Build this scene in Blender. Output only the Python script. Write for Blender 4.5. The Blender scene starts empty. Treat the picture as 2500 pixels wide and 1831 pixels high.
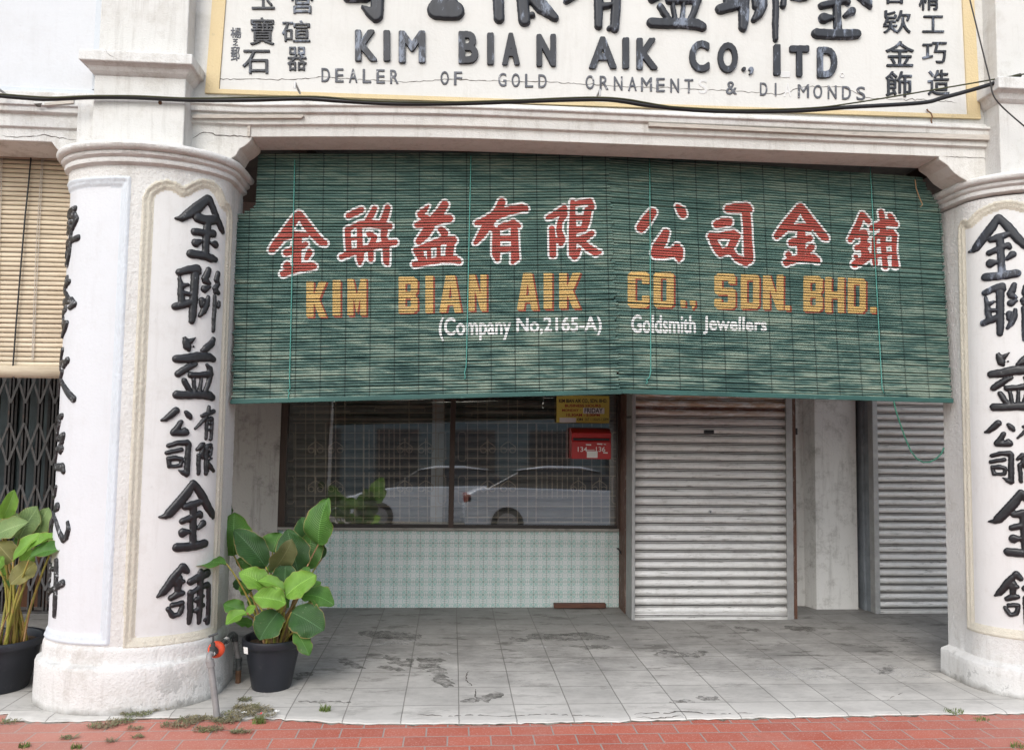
import bpy, bmesh, math, random
import numpy as np
from mathutils import Vector, Matrix
random.seed(7); rng = np.random.default_rng(7)
SC = bpy.context.scene
COL = SC.collection
# ------------------------------------------------------------------ camera
FPX, CX, CY = 1948.39, 1250.0, 915.5           # focal length and centre in photo pixels (2500 x 1831)
CAM = np.array([0.8408, -4.5436, 1.5291])
PITCH, YAW, ROLL = 0.0671, -0.0734, 0.0140
def axes(p, yw, r):
    f = np.array([-math.sin(yw)*math.cos(p), math.cos(yw)*math.cos(p), math.sin(p)])
    R = np.array([math.cos(yw), math.sin(yw), 0.0]); U = np.cross(R, f)
    return math.cos(r)*R + math.sin(r)*U, f, -math.sin(r)*R + math.cos(r)*U
AR, AF, AU = axes(PITCH, YAW, ROLL)
cam = bpy.data.cameras.new('camera'); camo = bpy.data.objects.new('camera', cam); COL.objects.link(camo)
cam.sensor_width = 36; cam.lens = 36*FPX/2500; cam.clip_start = 0.05; cam.clip_end = 2000
M4 = Matrix.Identity(4)
for i in range(3):
    M4[i][0] = AR[i]; M4[i][1] = AU[i]; M4[i][2] = -AF[i]; M4[i][3] = CAM[i]
camo.matrix_world = M4
SC.camera = camo
# ------------------------------------------------------------------ sky, sun, exposure
SUN_EL, SUN_AZ = 40.0, 200.0     # azimuth clockwise from +Y: behind the camera and a little to the left
w = bpy.data.worlds.new('World'); SC.world = w; w.use_nodes = True
wn, wl = w.node_tree.nodes, w.node_tree.links
wn.clear()
sky = wn.new('ShaderNodeTexSky'); sky.sky_type = 'NISHITA'; sky.sun_disc = False
sky.sun_elevation = math.radians(SUN_EL); sky.sun_rotation = math.radians(SUN_AZ)
sky.dust_density = 2.0; sky.air_density = 1.3
hsv = wn.new('ShaderNodeHueSaturation'); hsv.inputs['Saturation'].default_value = 0.55
bg = wn.new('ShaderNodeBackground'); bg.inputs[1].default_value = 0.15
wo = wn.new('ShaderNodeOutputWorld')
wl.new(sky.outputs[0], hsv.inputs['Color']); wl.new(hsv.outputs[0], bg.inputs[0]); wl.new(bg.outputs[0], wo.inputs[0])
sl = bpy.data.lights.new('sun', 'SUN'); sl.energy = 0.6; sl.angle = math.radians(30); sl.color = (1.0, .99, .975)
so = bpy.data.objects.new('sun', sl); COL.objects.link(so)
az, el = math.radians(SUN_AZ), math.radians(SUN_EL)
sd = Vector((math.sin(az)*math.cos(el), math.cos(az)*math.cos(el), math.sin(el)))
so.rotation_euler = sd.to_track_quat('Z', 'Y').to_euler(); so.location = (0, -6, 12)
SC.view_settings.view_transform = 'Standard'; SC.view_settings.look = 'None'
SC.view_settings.exposure = 1.0; SC.view_settings.gamma = 1.0
SC.render.engine = 'CYCLES'
SC.cycles.max_bounces = 8; SC.cycles.diffuse_bounces = 5; SC.cycles.caustics_reflective = False; SC.cycles.caustics_refractive = False
# ------------------------------------------------------------------ helpers
def ray(px, py):
    return AR*((px-CX)/FPX) - AU*((py-CY)/FPX) + AF
def at(px, py, Y):
    d = ray(px, py); return CAM + d*((Y-CAM[1])/d[1])
def atz(px, py, z=0.0):
    d = ray(px, py); return CAM + d*((z-CAM[2])/d[2])
K2 = 2500/2256.0
def crop(x0, y0, s):                 # a crop's own pixels -> photo pixels
    return lambda x, y: (x0 + x/s, y0 + y/s)

class MB:
    def __init__(s): s.v = []; s.f = []; s.uv = None
    def add(s, vs, fs):
        b = len(s.v); s.v += [tuple(map(float, p)) for p in vs]; s.f += [tuple(i+b for i in f) for f in fs]; return s
    def box(s, x0, y0, z0, x1, y1, z1):
        return s.add([(x0,y0,z0),(x1,y0,z0),(x1,y1,z0),(x0,y1,z0),(x0,y0,z1),(x1,y0,z1),(x1,y1,z1),(x0,y1,z1)],
                     [(3,2,1,0),(4,5,6,7),(0,1,5,4),(1,2,6,5),(2,3,7,6),(3,0,4,7)])
    def tube(s, path, r, n=8, cap=True):
        P = [Vector(p) for p in path]; rs = r if hasattr(r, '__len__') else [r]*len(P)
        vs = []; fs = []; prev = None
        for i, p in enumerate(P):
            t = (P[min(i+1, len(P)-1)] - P[max(i-1, 0)])
            t = t.normalized() if t.length > 1e-9 else Vector((0,0,1))
            a = prev if prev is not None else (Vector((0,0,1)) if abs(t.z) < .9 else Vector((1,0,0)))
            x = (a - t*a.dot(t)); x = x.normalized() if x.length > 1e-6 else t.orthogonal().normalized()
            y = t.cross(x); prev = x
            for k in range(n):
                q = 2*math.pi*k/n; vs.append(p + (x*math.cos(q) + y*math.sin(q))*rs[i])
        for i in range(len(P)-1):
            for k in range(n):
                fs.append((i*n+k, i*n+(k+1) % n, (i+1)*n+(k+1) % n, (i+1)*n+k))
        if cap: fs.append(tuple(range(n))[::-1]); fs.append(tuple((len(P)-1)*n+k for k in range(n)))
        return s.add(vs, fs)
    def lathe(s, prof, c, n=32, closed=True):
        vs = []; fs = []
        for r, z in prof:
            for k in range(n):
                q = 2*math.pi*k/n; vs.append((c[0]+r*math.cos(q), c[1]+r*math.sin(q), c[2]+z))
        for i in range(len(prof)-1):
            for k in range(n): fs.append((i*n+k, i*n+(k+1) % n, (i+1)*n+(k+1) % n, (i+1)*n+k))
        if closed: fs.append(tuple(range(n))[::-1]); fs.append(tuple((len(prof)-1)*n+k for k in range(n)))
        return s.add(vs, fs)
    def extrude_xz(s, poly, y0, y1):      # outline in X,Z pulled from y0 to y1
        n = len(poly); vs = [(x, y0, z) for x, z in poly] + [(x, y1, z) for x, z in poly]
        return s.add(vs, [tuple(range(n)), tuple(range(2*n-1, n-1, -1))] + [(i, n+i, n+(i+1) % n, (i+1) % n) for i in range(n)])
    def extrude_yz(s, poly, x0, x1, nx=1, dz=None):
        n = len(poly); vs = []; fs = []
        for k in range(nx+1):
            x = x0 + (x1-x0)*k/nx; d = dz(x) if dz else 0
            vs += [(x, y, z+d) for y, z in poly]
        for k in range(nx):
            for i in range(n): fs.append((k*n+i, k*n+(i+1) % n, (k+1)*n+(i+1) % n, (k+1)*n+i))
        fs.append(tuple(range(n))[::-1]); fs.append(tuple(nx*n+i for i in range(n)))
        return s.add(vs, fs)
    def build(s, name, mat, parent=None, smooth=False, bevel=0, angle=None):
        me = bpy.data.meshes.new(name); me.from_pydata(s.v, [], s.f); me.validate()
        bm = bmesh.new(); bm.from_mesh(me); bmesh.ops.recalc_face_normals(bm, faces=bm.faces); bm.to_mesh(me); bm.free()
        return link(name, me, mat, parent, smooth, bevel)
def link(name, me, mat, parent=None, smooth=False, bevel=0):
    if mat: me.materials.append(mat)
    if smooth:
        me.polygons.foreach_set('use_smooth', [True]*len(me.polygons))
        if smooth != 'all': me.set_sharp_from_angle(angle=math.radians(38))
    o = bpy.data.objects.new(name, me); COL.objects.link(o)
    if parent: adopt(o, parent)
    if bevel:
        b = o.modifiers.new('bevel', 'BEVEL'); b.width = bevel; b.segments = 2; b.limit_method = 'ANGLE'
    return o
def world_loc(o):
    p = Vector(o.location)
    while o.parent: o = o.parent; p += Vector(o.location) if o.type == 'EMPTY' else Vector((0,0,0))
    return p
def adopt(o, parent):
    o.parent = parent
    l = world_loc(parent) if parent.type == 'EMPTY' else Vector((0,0,0))
    if parent.type == 'EMPTY': o.matrix_parent_inverse = Matrix.Translation(-l)
    else: o.matrix_parent_inverse = Matrix.Identity(4)
def tag(o, label=None, cat=None, group=None, kind=None):
    if label: o['label'] = label
    if cat: o['category'] = cat
    if group: o['group'] = group
    if kind: o['kind'] = kind
    return o
def thing(name, loc, label, cat, group=None):
    e = bpy.data.objects.new(name, None); COL.objects.link(e); e.location = loc; e.empty_display_size = .1
    return tag(e, label, cat, group)
# ------------------------------------------------------------------ materials
class N:
    def __init__(s, name):
        s.m = bpy.data.materials.new(name); s.m.use_nodes = True; s.t = s.m.node_tree; s.n = s.t.nodes; s.l = s.t.links
        s.b = s.n['Principled BSDF']; s.co = s.n.new('ShaderNodeTexCoord').outputs['Object']
    def set(s, node, **k):
        for a, v in k.items():
            if a in node.inputs: 
                if hasattr(v, 'is_linked') or hasattr(v, 'links'): s.l.new(v, node.inputs[a])
                else: node.inputs[a].default_value = v
            else: setattr(node, a, v)
        return node
    def map(s, scale=(1,1,1), loc=(0,0,0), rot=(0,0,0), v=None):
        m = s.n.new('ShaderNodeMapping'); s.l.new(v or s.co, m.inputs[0]); m.inputs['Scale'].default_value = scale
        m.inputs['Location'].default_value = loc; m.inputs['Rotation'].default_value = rot; return m.outputs[0]
    def noise(s, scale, detail=4, rough=.6, v=None, dist=0):
        n = s.n.new('ShaderNodeTexNoise'); s.l.new(v or s.co, n.inputs['Vector']); n.inputs['Scale'].default_value = scale
        n.inputs['Detail'].default_value = detail; n.inputs['Roughness'].default_value = rough; n.inputs['Distortion'].default_value = dist
        return n.outputs[0]
    def ramp(s, fac, stops, interp='LINEAR'):
        r = s.n.new('ShaderNodeValToRGB'); s.l.new(fac, r.inputs[0]); e = r.color_ramp.elements; r.color_ramp.interpolation = interp
        while len(e) < len(stops): e.new(.5)
        for x, (p, c) in zip(e, stops): x.position = p; x.color = (*c, 1) if len(c) == 3 else c
        return r.outputs[0]
    def grey(s, fac, a, b, lo=0.0, hi=1.0):      # smooth step between a and b
        m = s.n.new('ShaderNodeMapRange'); m.clamp = True; s.l.new(fac, m.inputs[0])
        for i, q in enumerate((a, b, lo, hi)): m.inputs[i+1].default_value = q
        return m.outputs[0]
    def mix(s, fac, a, b, mode='MIX'):
        m = s.n.new('ShaderNodeMix'); m.data_type = 'RGBA'; m.blend_type = mode
        for i, v in ((0, fac), (6, a), (7, b)):
            if hasattr(v, 'links'): s.l.new(v, m.inputs[i])
            else: m.inputs[i].default_value = v if i == 0 else (*v, 1)[:4]
        return m.outputs[2]
    def math(s, op, a, b=0.0, c=None):
        m = s.n.new('ShaderNodeMath'); m.operation = op
        for i, v in enumerate((a, b) if c is None else (a, b, c)):
            if hasattr(v, 'links'): s.l.new(v, m.inputs[i])
            else: m.inputs[i].default_value = v
        return m.outputs[0]
    def xyz(s, v=None):
        x = s.n.new('ShaderNodeSeparateXYZ'); s.l.new(v or s.co, x.inputs[0]); return x.outputs
    def bump(s, h, strength=.3, dist=.01, prev=None):
        b = s.n.new('ShaderNodeBump'); s.l.new(h, b.inputs['Height']); b.inputs['Strength'].default_value = strength; b.inputs['Distance'].default_value = dist
        if prev is not None: s.l.new(prev, b.inputs['Normal'])
        return b.outputs[0]
    def out(s, color, rough=.8, normal=None, spec=.3, metal=0.0, **k):
        if hasattr(color, 'links'): s.l.new(color, s.b.inputs['Base Color'])
        else: s.b.inputs['Base Color'].default_value = (*color, 1)
        if hasattr(rough, 'links'): s.l.new(rough, s.b.inputs['Roughness'])
        else: s.b.inputs['Roughness'].default_value = rough
        if normal is not None: s.l.new(normal, s.b.inputs['Normal'])
        s.b.inputs['Specular IOR Level'].default_value = spec; s.b.inputs['Metallic'].default_value = metal
        for a, v in k.items(): s.b.inputs[a].default_value = v
        return s.m
def plaster(name, col, rough_cast=.35, dirt=.25, dirt_col=(.36,.33,.29), flake=0.0, streak=.25, cast_scale=110):
    n = N(name)
    c = n.mix(n.grey(n.noise(1.3, 3), .35, .7), tuple(x*.95 for x in col), col)
    c = n.mix(n.math('MULTIPLY', n.grey(n.noise(5.0, 10, .8), .50, .66), min(1, dirt*1.7)), c, dirt_col)
    st = n.noise(3.0, 8, .75, v=n.map((6, 6, .5)))
    c = n.mix(n.math('MULTIPLY', n.grey(st, .52, .70), min(1, streak*1.5)), c, tuple(x*.8 for x in dirt_col))
    sp = n.grey(n.noise(30, 4, .6), .665, .71)
    c = n.mix(n.math('MULTIPLY', sp, dirt*.9), c, (.22,.2,.18))
    if flake:
        fl = n.grey(n.noise(4.2, 9, .72), .585, .60)
        z = n.xyz()[2]
        low = n.grey(z, 0.0, .34, 1, 0)
        c = n.mix(n.math('MULTIPLY', n.math('MULTIPLY', fl, low), flake), c, (.33,.33,.32))
        edge = n.grey(n.math('ADD', z, n.math('MULTIPLY', n.noise(9, 5), .09)), .045, .085, 1, 0)
        c = n.mix(n.math('MULTIPLY', edge, .75), c, (.2,.19,.17))
    h = n.noise(cast_scale, 3, .55); b = n.bump(h, rough_cast, .006)
    b = n.bump(n.noise(11, 4), .12, .01, b)
    return n.out(c, .85, b, .2)
def simple(name, col, rough=.6, var=.25, scale=12, metal=0.0, spec=.4, bump=.1, bscale=60, worn=None, worn_amt=.5, wscale=18, wthr=.6, stretch=(1,1,1), **k):
    n = N(name); v = n.map(stretch)
    c = n.mix(n.grey(n.noise(scale, 5, .65, v=v), .3, .7), tuple(x*(1-var) for x in col), tuple(min(1, x*(1+var*.6)) for x in col))
    if worn: c = n.mix(n.math('MULTIPLY', n.grey(n.noise(wscale, 8, .75, v=v), wthr, wthr+.07), worn_amt), c, worn)
    return n.out(c, rough, n.bump(n.noise(bscale, 3, v=v), bump, .004), spec, metal, **k)
MAT = {}
MAT['shop_white'] = plaster('shop_roughcast_plaster', (.60,.592,.572), .55, .22)
MAT['pier_cream'] = plaster('pier_roughcast_plaster', (.60,.592,.575), .8, .18, cast_scale=95)
MAT['plinth'] = plaster('plinth_roughcast_plaster', (.62,.615,.60), .9, .3, flake=.9, cast_scale=80)
MAT['panel'] = plaster('smooth_panel_paint', (.615,.612,.605), .12, .12, streak=.12, cast_scale=140)
MAT['moulding'] = plaster('cream_moulding_paint', (.58,.545,.46), .8, .2, cast_scale=150)
MAT['nb_panel'] = plaster('cool_white_paint', (.60,.612,.635), .3, .06, streak=.06, cast_scale=60)
MAT['nb_mould'] = plaster('pale_blue_paint', (.56,.595,.635), .3, .06, streak=.1)
MAT['beam'] = plaster('beam_plaster', (.63,.618,.59), .5, .26, streak=.26)
MAT['nb_beam'] = plaster('weathered_white_plaster', (.63,.625,.61), .5, .32, streak=.32)
MAT['cap'] = plaster('capital_plaster', (.635,.628,.612), .7, .24, streak=.2)
MAT['sign'] = plaster('sign_panel_paint', (.61,.602,.578), .25, .08, streak=.08, cast_scale=70)
MAT['border'] = plaster('tan_border_paint', (.60,.485,.29), .6, .25, dirt_col=(.62,.5,.33), cast_scale=90)
MAT['cement'] = plaster('grey_cement_render', (.42,.40,.375), .6, .5, dirt_col=(.16,.15,.14), streak=.35, cast_scale=60)
MAT['dirty_white'] = plaster('dirty_whitewash', (.64,.63,.605), .5, .42, dirt_col=(.24,.225,.205), streak=.28, cast_scale=50)
MAT['ceiling'] = plaster('shade_dark_ceiling_plaster', (.12,.11,.10), .4, .5, dirt_col=(.05,.05,.05))  # ceiling colour kept near black to stand in for the walkway's shade
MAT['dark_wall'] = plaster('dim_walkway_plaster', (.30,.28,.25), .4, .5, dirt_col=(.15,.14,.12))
MAT['black_paint'] = simple('black_gloss_relief_paint', (.014,.014,.017), .40, .5, 30, spec=.45, bump=.5, bscale=38, worn=(.34,.35,.36), worn_amt=.8, wscale=34, wthr=.635)
MAT['old_black'] = simple('worn_black_relief_paint', (.018,.018,.02), .42, .4, 30, spec=.45, bump=.5, bscale=60, worn=(.38,.39,.40), worn_amt=.85, wscale=42, wthr=.56)
MAT['blue_black'] = simple('weathered_blue_black_paint', (.022,.025,.033), .5, .5, 12, spec=.4, bump=.2, worn=(.20,.23,.29), worn_amt=.8, wscale=12, wthr=.55, stretch=(1,1,.35))
MAT['grey_letter'] = simple('faded_grey_letter_paint', (.09,.095,.11), .6, .4, 14, worn=(.45,.45,.46), worn_amt=.8, wscale=25, wthr=.56)
MAT['ghost'] = simple('pale_ghost_letter', (.58,.575,.57), .8, .1)
MAT['crack'] = simple('dark_crack', (.10,.085,.075), .95, .4, 30)  # dark colour of the crack lines
MAT['cable'] = simple('black_cable_sheath', (.012,.012,.014), .45, .3, 8)
MAT['cable_green'] = simple('olive_wire_sheath', (.045,.048,.016), .5, .3, 8)
MAT['metal_grey'] = simple('galvanised_metal', (.36,.36,.36), .45, .2, 20, metal=.5, worn=(.3,.2,.13), worn_amt=.4)
MAT['rusty'] = simple('rusty_iron', (.17,.09,.05), .8, .5, 25, bump=.4)
MAT['brown_wood'] = simple('dark_brown_wood_paint', (.045,.026,.018), .5, .35, 6, stretch=(8,8,1), worn=(.11,.06,.04), worn_amt=.5)
MAT['post_brown'] = simple('worn_brown_post_paint', (.10,.045,.028), .6, .4, 9, stretch=(3,3,1), worn=(.30,.24,.21), worn_amt=.7, wscale=14, wthr=.55)
MAT['frame_dark'] = simple('near_black_window_paint', (.022,.017,.014), .55, .3, 10)
MAT['grille'] = simple('old_beige_grille_paint', (.62,.53,.42), .5, .25, 20, worn=(.36,.22,.13), worn_amt=.6)
MAT['pvc'] = simple('grey_pvc_pipe', (.24,.23,.225), .5, .25, 14, worn=(.36,.33,.30), worn_amt=.5)
MAT['pvc_dark'] = simple('dark_pipe_fitting', (.055,.06,.06), .5, .35, 18, worn=(.35,.35,.34), worn_amt=.4, wthr=.62)
MAT['orange'] = simple('orange_plastic', (.72,.085,.03), .45, .2, 10, worn=(.75,.3,.2), worn_amt=.4)
MAT['white_tape'] = simple('white_thread_tape', (.7,.7,.68), .7, .1)
MAT['pot'] = simple('black_plastic_pot', (.016,.018,.024), .42, .2, 6, bump=.05, worn=(.05,.05,.055), worn_amt=.5)
MAT['soil'] = simple('potting_soil', (.07,.045,.028), .95, .5, 40, bump=.9, bscale=60)
MAT['sticker'] = simple('white_paper_sticker', (.72,.72,.7), .6, .05)
MAT['stem'] = simple('yellow_green_stem', (.27,.25,.05), .5, .35, 9, stretch=(3,3,.6), worn=(.32,.17,.06), worn_amt=.7, wscale=5, wthr=.5)
MAT['stem_brown'] = simple('dry_brown_stem', (.26,.15,.07), .7, .4, 9, stretch=(3,3,.6))
MAT['red_box'] = simple('red_enamel', (.42,.012,.012), .35, .15, 8, spec=.5)
MAT['red_dark'] = simple('dark_red_enamel', (.07,.006,.006), .4, .2, 8)
MAT['white_paint'] = simple('white_sign_paint', (.74,.74,.73), .5, .05)
MAT['yellow_plate'] = simple('yellow_plate_enamel', (.60,.50,.10), .5, .08, 5)
MAT['text_black'] = simple('black_print', (.015,.015,.018), .5, .1)
MAT['text_red'] = simple('dark_red_print', (.28,.02,.025), .5, .1)
MAT['text_maroon'] = MAT['text_red']
MAT['cord'] = simple('teal_nylon_cord', (.07,.27,.23), .6, .2, 30)
MAT['cord_dark'] = simple('dark_green_rope', (.03,.13,.085), .7, .3, 60)
MAT['stick'] = simple('reddish_timber', (.10,.042,.026), .7, .4, 10, stretch=(1,8,8))
MAT['batten'] = simple('weathered_grey_timber', (.50,.46,.41), .85, .25, 14, stretch=(1,8,8), bump=.3)
MAT['gate'] = simple('dull_dark_gate_steel', (.05,.047,.047), .5, .35, 20, metal=.3, worn=(.17,.10,.07), worn_amt=.6, wthr=.58)
MAT['gate_light'] = simple('grey_lattice_strip', (.10,.097,.097), .5, .3, 20, metal=.3, worn=(.2,.12,.08), worn_amt=.5)
MAT['door_teal'] = simple('dull_teal_door_panel', (.07,.10,.11), .35, .25, 4)
MAT['door_wood'] = simple('varnished_door_wood', (.15,.062,.03), .45, .3, 6, stretch=(6,6,1))
MAT['rail'] = simple('galvanised_rail', (.33,.33,.325), .5, .2, 10, metal=.35, worn=(.26,.2,.16), worn_amt=.5, wthr=.6)
MAT['rail_blue'] = simple('blue_grey_post_paint', (.20,.22,.24), .55, .3, 8, worn=(.25,.2,.15), worn_amt=.5)
MAT['white_flower'] = simple('white_petal', (.75,.75,.72), .7, .1)
MAT['red_flower'] = simple('red_petal', (.5,.03,.05), .6, .1)
def shutter_mat(name, base, rust, pitch, z0):
    n = N(name); z = n.xyz()[2]
    c = n.mix(n.grey(n.noise(2.0, 6, .7, v=n.map((1.5,1,18))), .3, .75), tuple(x*.72 for x in base), base)
    c = n.mix(n.math('MULTIPLY', n.grey(n.noise(3.0, 7, .75, v=n.map((2.2,1,30))), .56, .64), .7), c, (.10,.085,.07))
    ed = n.grey(n.noise(7, 8, .75), .50, .66); c = n.mix(n.math('MULTIPLY', ed, .26), c, (.26,.235,.20))
    X = n.xyz()[0]; side = n.grey(n.math('SUBTRACT', n.math('ABSOLUTE', n.math('SUBTRACT', X, 2.974)), n.math('MULTIPLY', n.noise(9, 6, .7, v=n.map((1,1,5))), .16)), .46, .60); c = n.mix(n.math('MULTIPLY', side, .55 if rust else 0.0), c, (.13,.105,.085))
    fr = n.math('FRACT', n.math('DIVIDE', n.math('SUBTRACT', z, z0), pitch))
    g1 = n.math('MAXIMUM', n.grey(n.math('ABSOLUTE', n.math('SUBTRACT', fr, .045)), .035, .06, 1, 0), n.grey(n.math('ABSOLUTE', n.math('SUBTRACT', fr, .21)), .035, .06, 1, 0))
    c = n.mix(n.math('MULTIPLY', g1, .92), c, (.035,.032,.03))  # slat grooves darkened in the colour: joint dirt and the shade between ribs
    if rust:
        rn = n.noise(3.0, 6, .7, v=n.map((2.5,1,14)))
        top = n.math('MULTIPLY', n.grey(z, 1.58, 1.72), n.grey(rn, .40, .56))
        c = n.mix(n.math('MULTIPLY', top, .8), c, (.36,.22,.12))
        c = n.mix(n.math('MULTIPLY', n.math('MULTIPLY', n.grey(n.math('ABSOLUTE', n.math('SUBTRACT', z, 1.715)), .008, .016, 1, 0), n.grey(rn, .3, .5)), .8), c, (.16,.04,.02))
    return n.out(c, n.grey(n.noise(9, 4), .3, .7, .4, .6), n.bump(n.noise(40, 4, v=n.map((.4,1,3))), .08, .004), .5, .15)
MAT['shutter'] = shutter_mat('weathered_steel_shutter', (.75,.742,.725), True, .0733, .025)
MAT['shutter2'] = shutter_mat('dull_steel_shutter', (.68,.66,.635), False, .0668, .03)
MAT['shutter_in'] = simple('inner_grey_shutter', (.27,.255,.235), .5, .2, 8)
def floor_mat():
    n = N('worn_cement_floor_tiles'); x, y, z = n.xyz()
    base = n.mix(n.grey(n.noise(2.6, 9, .74), .38, .66), (.26,.247,.228), (.44,.424,.395))
    base = n.mix(n.math('MULTIPLY', n.grey(n.noise(14, 10, .8, v=n.map((.6,1.6,1))), .46, .60), .5), base, (.43,.415,.39))
    # floor paler nearer the street: worn cement, plus daylight falloff painted in
    # darker towards the back wall: some grime, plus the walkway's shade painted in
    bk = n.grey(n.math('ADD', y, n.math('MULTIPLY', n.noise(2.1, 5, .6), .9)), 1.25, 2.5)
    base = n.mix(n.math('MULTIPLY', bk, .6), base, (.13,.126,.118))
    # scuffs and dark spills
    sm_ = n.grey(n.noise(1.1, 7, .72, v=n.map((1.0,1.7,1), (2.1,.4,0))), .47, .60)
    base = n.mix(n.math('MULTIPLY', sm_, .55), base, (.17,.165,.155))
    sp = n.grey(n.noise(3.1, 9, .74, v=n.map((1.0,2.6,1), (4.3,1.7,0))), .555, .595)
    base = n.mix(n.math('MULTIPLY', sp, .75), base, (.085,.08,.07))
    dk = n.grey(n.noise(13, 10, .82, v=n.map((.5,1.6,1), (5,2,0))), .52, .62)
    base = n.mix(n.math('MULTIPLY', dk, .45), base, (.16,.15,.14))
    sc = n.grey(n.noise(26, 6, .7, v=n.map((.35,2.2,1))), .60, .68)
    base = n.mix(n.math('MULTIPLY', sc, .35), base, (.62,.6,.57))
    fr = n.grey(n.math('ADD', y, n.math('MULTIPLY', n.noise(2.4, 9, .78, v=n.map((.8,1.5,1))), 2.2)), .75, 2.05, 1, 0)  # front brightening: bleached wear with street light painted into the colour
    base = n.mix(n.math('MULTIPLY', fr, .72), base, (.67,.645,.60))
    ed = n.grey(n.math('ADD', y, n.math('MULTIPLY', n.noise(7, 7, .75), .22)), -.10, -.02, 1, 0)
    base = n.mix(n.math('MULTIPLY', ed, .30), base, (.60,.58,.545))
    b = n.n.new('ShaderNodeTexBrick'); n.l.new(n.map((1,1,1), v=n.mix(.012, n.co, n.n.new('ShaderNodeTexNoise').outputs[1])), b.inputs[0])
    b.offset = 0.0; b.squash = 1.0
    n.set(b, **{'Scale':1.0, 'Mortar Size':.0036, 'Mortar Smooth':.3, 'Brick Width':.30, 'Row Height':.30})
    b.inputs['Color1'].default_value = (.78,.78,.78,1); b.inputs['Color2'].default_value = (1.08,1.08,1.08,1); b.inputs['Bias'].default_value = .1
    c = n.mix(.55, base, n.mix(1.0, base, b.outputs[0], 'MULTIPLY'))
    gap = n.math('MULTIPLY', b.outputs['Fac'], n.grey(n.noise(3, 5), .25, .55, .35, .95))
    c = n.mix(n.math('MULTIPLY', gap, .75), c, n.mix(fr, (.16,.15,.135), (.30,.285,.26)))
    bp = n.bump(n.math('MULTIPLY', b.outputs['Fac'], -1.0), .5, .004, n.bump(n.noise(45, 5), .15, .004))
    return n.out(c, n.grey(n.noise(4, 6), .3, .7, .5, .75), bp, .35)
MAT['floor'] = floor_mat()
def paver_mat():
    n = N('red_clay_pavers'); v = n.map((1,1,1), (-.0985, .295, 0), v=n.mix(.010, n.co, n.n.new('ShaderNodeTexNoise').outputs[1]))
    b = n.n.new('ShaderNodeTexBrick'); n.l.new(v, b.inputs[0]); b.offset = .5; b.squash = 1.0
    n.set(b, **{'Scale':1.0, 'Mortar Size':.0042, 'Mortar Smooth':.15, 'Brick Width':.2125, 'Row Height':.1215})
    b.inputs['Color1'].default_value = (.39,.102,.068,1); b.inputs['Color2'].default_value = (.48,.136,.090,1); b.inputs['Bias'].default_value = 0
    b.inputs['Mortar'].default_value = (.31,.28,.255,1)
    c = n.mix(n.math('MULTIPLY', n.grey(n.noise(2.2, 6, .7), .42, .68), .26), b.outputs[0], (.47,.29,.245))
    c = n.mix(n.math('MULTIPLY', n.grey(n.noise(150, 3, .6), .57, .63), .42), c, (.62,.42,.36))
    x, y, z = n.xyz()
    du = n.grey(n.math('ADD', x, n.math('MULTIPLY', n.noise(2.5, 6, .7), 1.2)), -.6, .9, 1, 0)
    c = n.mix(n.math('MULTIPLY', du, .42), c, (.45,.30,.25))
    rt = n.grey(n.math('ADD', x, n.math('MULTIPLY', n.noise(2.5, 6, .7), 1.2)), 3.6, 4.8)
    c = n.mix(n.math('MULTIPLY', rt, .35), c, (.42,.27,.23))
    c = n.mix(n.math('MULTIPLY', n.grey(n.noise(9, 8, .8), .62, .7), .5), c, (.17,.08,.06))
    bp = n.bump(n.math('MULTIPLY', b.outputs['Fac'], -1.0), .7, .004, n.bump(n.noise(150, 3), .3, .002))
    return n.out(c, .75, bp, .25)
MAT['paver'] = paver_mat()
def tile_mat():
    n = N('patterned_glazed_wall_tiles'); x, y, z = n.xyz(); S = .1087
    u = n.math('FRACT', n.math('DIVIDE', n.math('ADD', x, 10*S+.61), S)); v = n.math('FRACT', n.math('DIVIDE', z, S))
    a = n.math('ABSOLUTE', n.math('SUBTRACT', u, .5)); b = n.math('ABSOLUTE', n.math('SUBTRACT', v, .5))      # 0 centre, .5 edge
    def ring(cx, cy, r, wd):
        d = n.math('SQRT', n.math('ADD', n.math('POWER', n.math('SUBTRACT', a, cx), 2), n.math('POWER', n.math('SUBTRACT', b, cy), 2)))
        return n.grey(n.math('ABSOLUTE', n.math('SUBTRACT', d, r)), wd*.6, wd*1.3, 1, 0)
    p = n.math('MAXIMUM', ring(.5, .5, .33, .03), ring(.5, 0, .30, .022))
    p = n.math('MAXIMUM', p, ring(0, .5, .30, .022))
    pet = n.math('MULTIPLY', n.grey(n.math('ABSOLUTE', n.math('SUBTRACT', a, b)), .045, .075, 1, 0), n.grey(n.math('ADD', a, b), .55, .62))
    p = n.math('MAXIMUM', p, pet)
    p = n.math('MAXIMUM', p, n.math('MULTIPLY', n.grey(n.math('MINIMUM', a, b), .015, .035, 1, 0), n.grey(n.math('MAXIMUM', a, b), .30, .34)))
    base = n.mix(n.grey(n.noise(6, 4), .35, .7), (.53,.555,.54), (.60,.625,.61))
    c = n.mix(n.math('MULTIPLY', p, n.grey(n.noise(60, 3), .25, .6, .4, .8)), base, (.20,.42,.37))
    g = n.grey(n.math('MAXIMUM', a, b), .484, .492)
    c = n.mix(g, c, (.20,.17,.13))
    c = n.mix(n.math('MULTIPLY', n.grey(n.noise(7, 7, .7), .6, .75), .4), c, (.33,.31,.28))
    return n.out(c, .22, n.bump(n.math('MULTIPLY', g, -1.0), .4, .003), .5)
MAT['tile'] = tile_mat()
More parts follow.
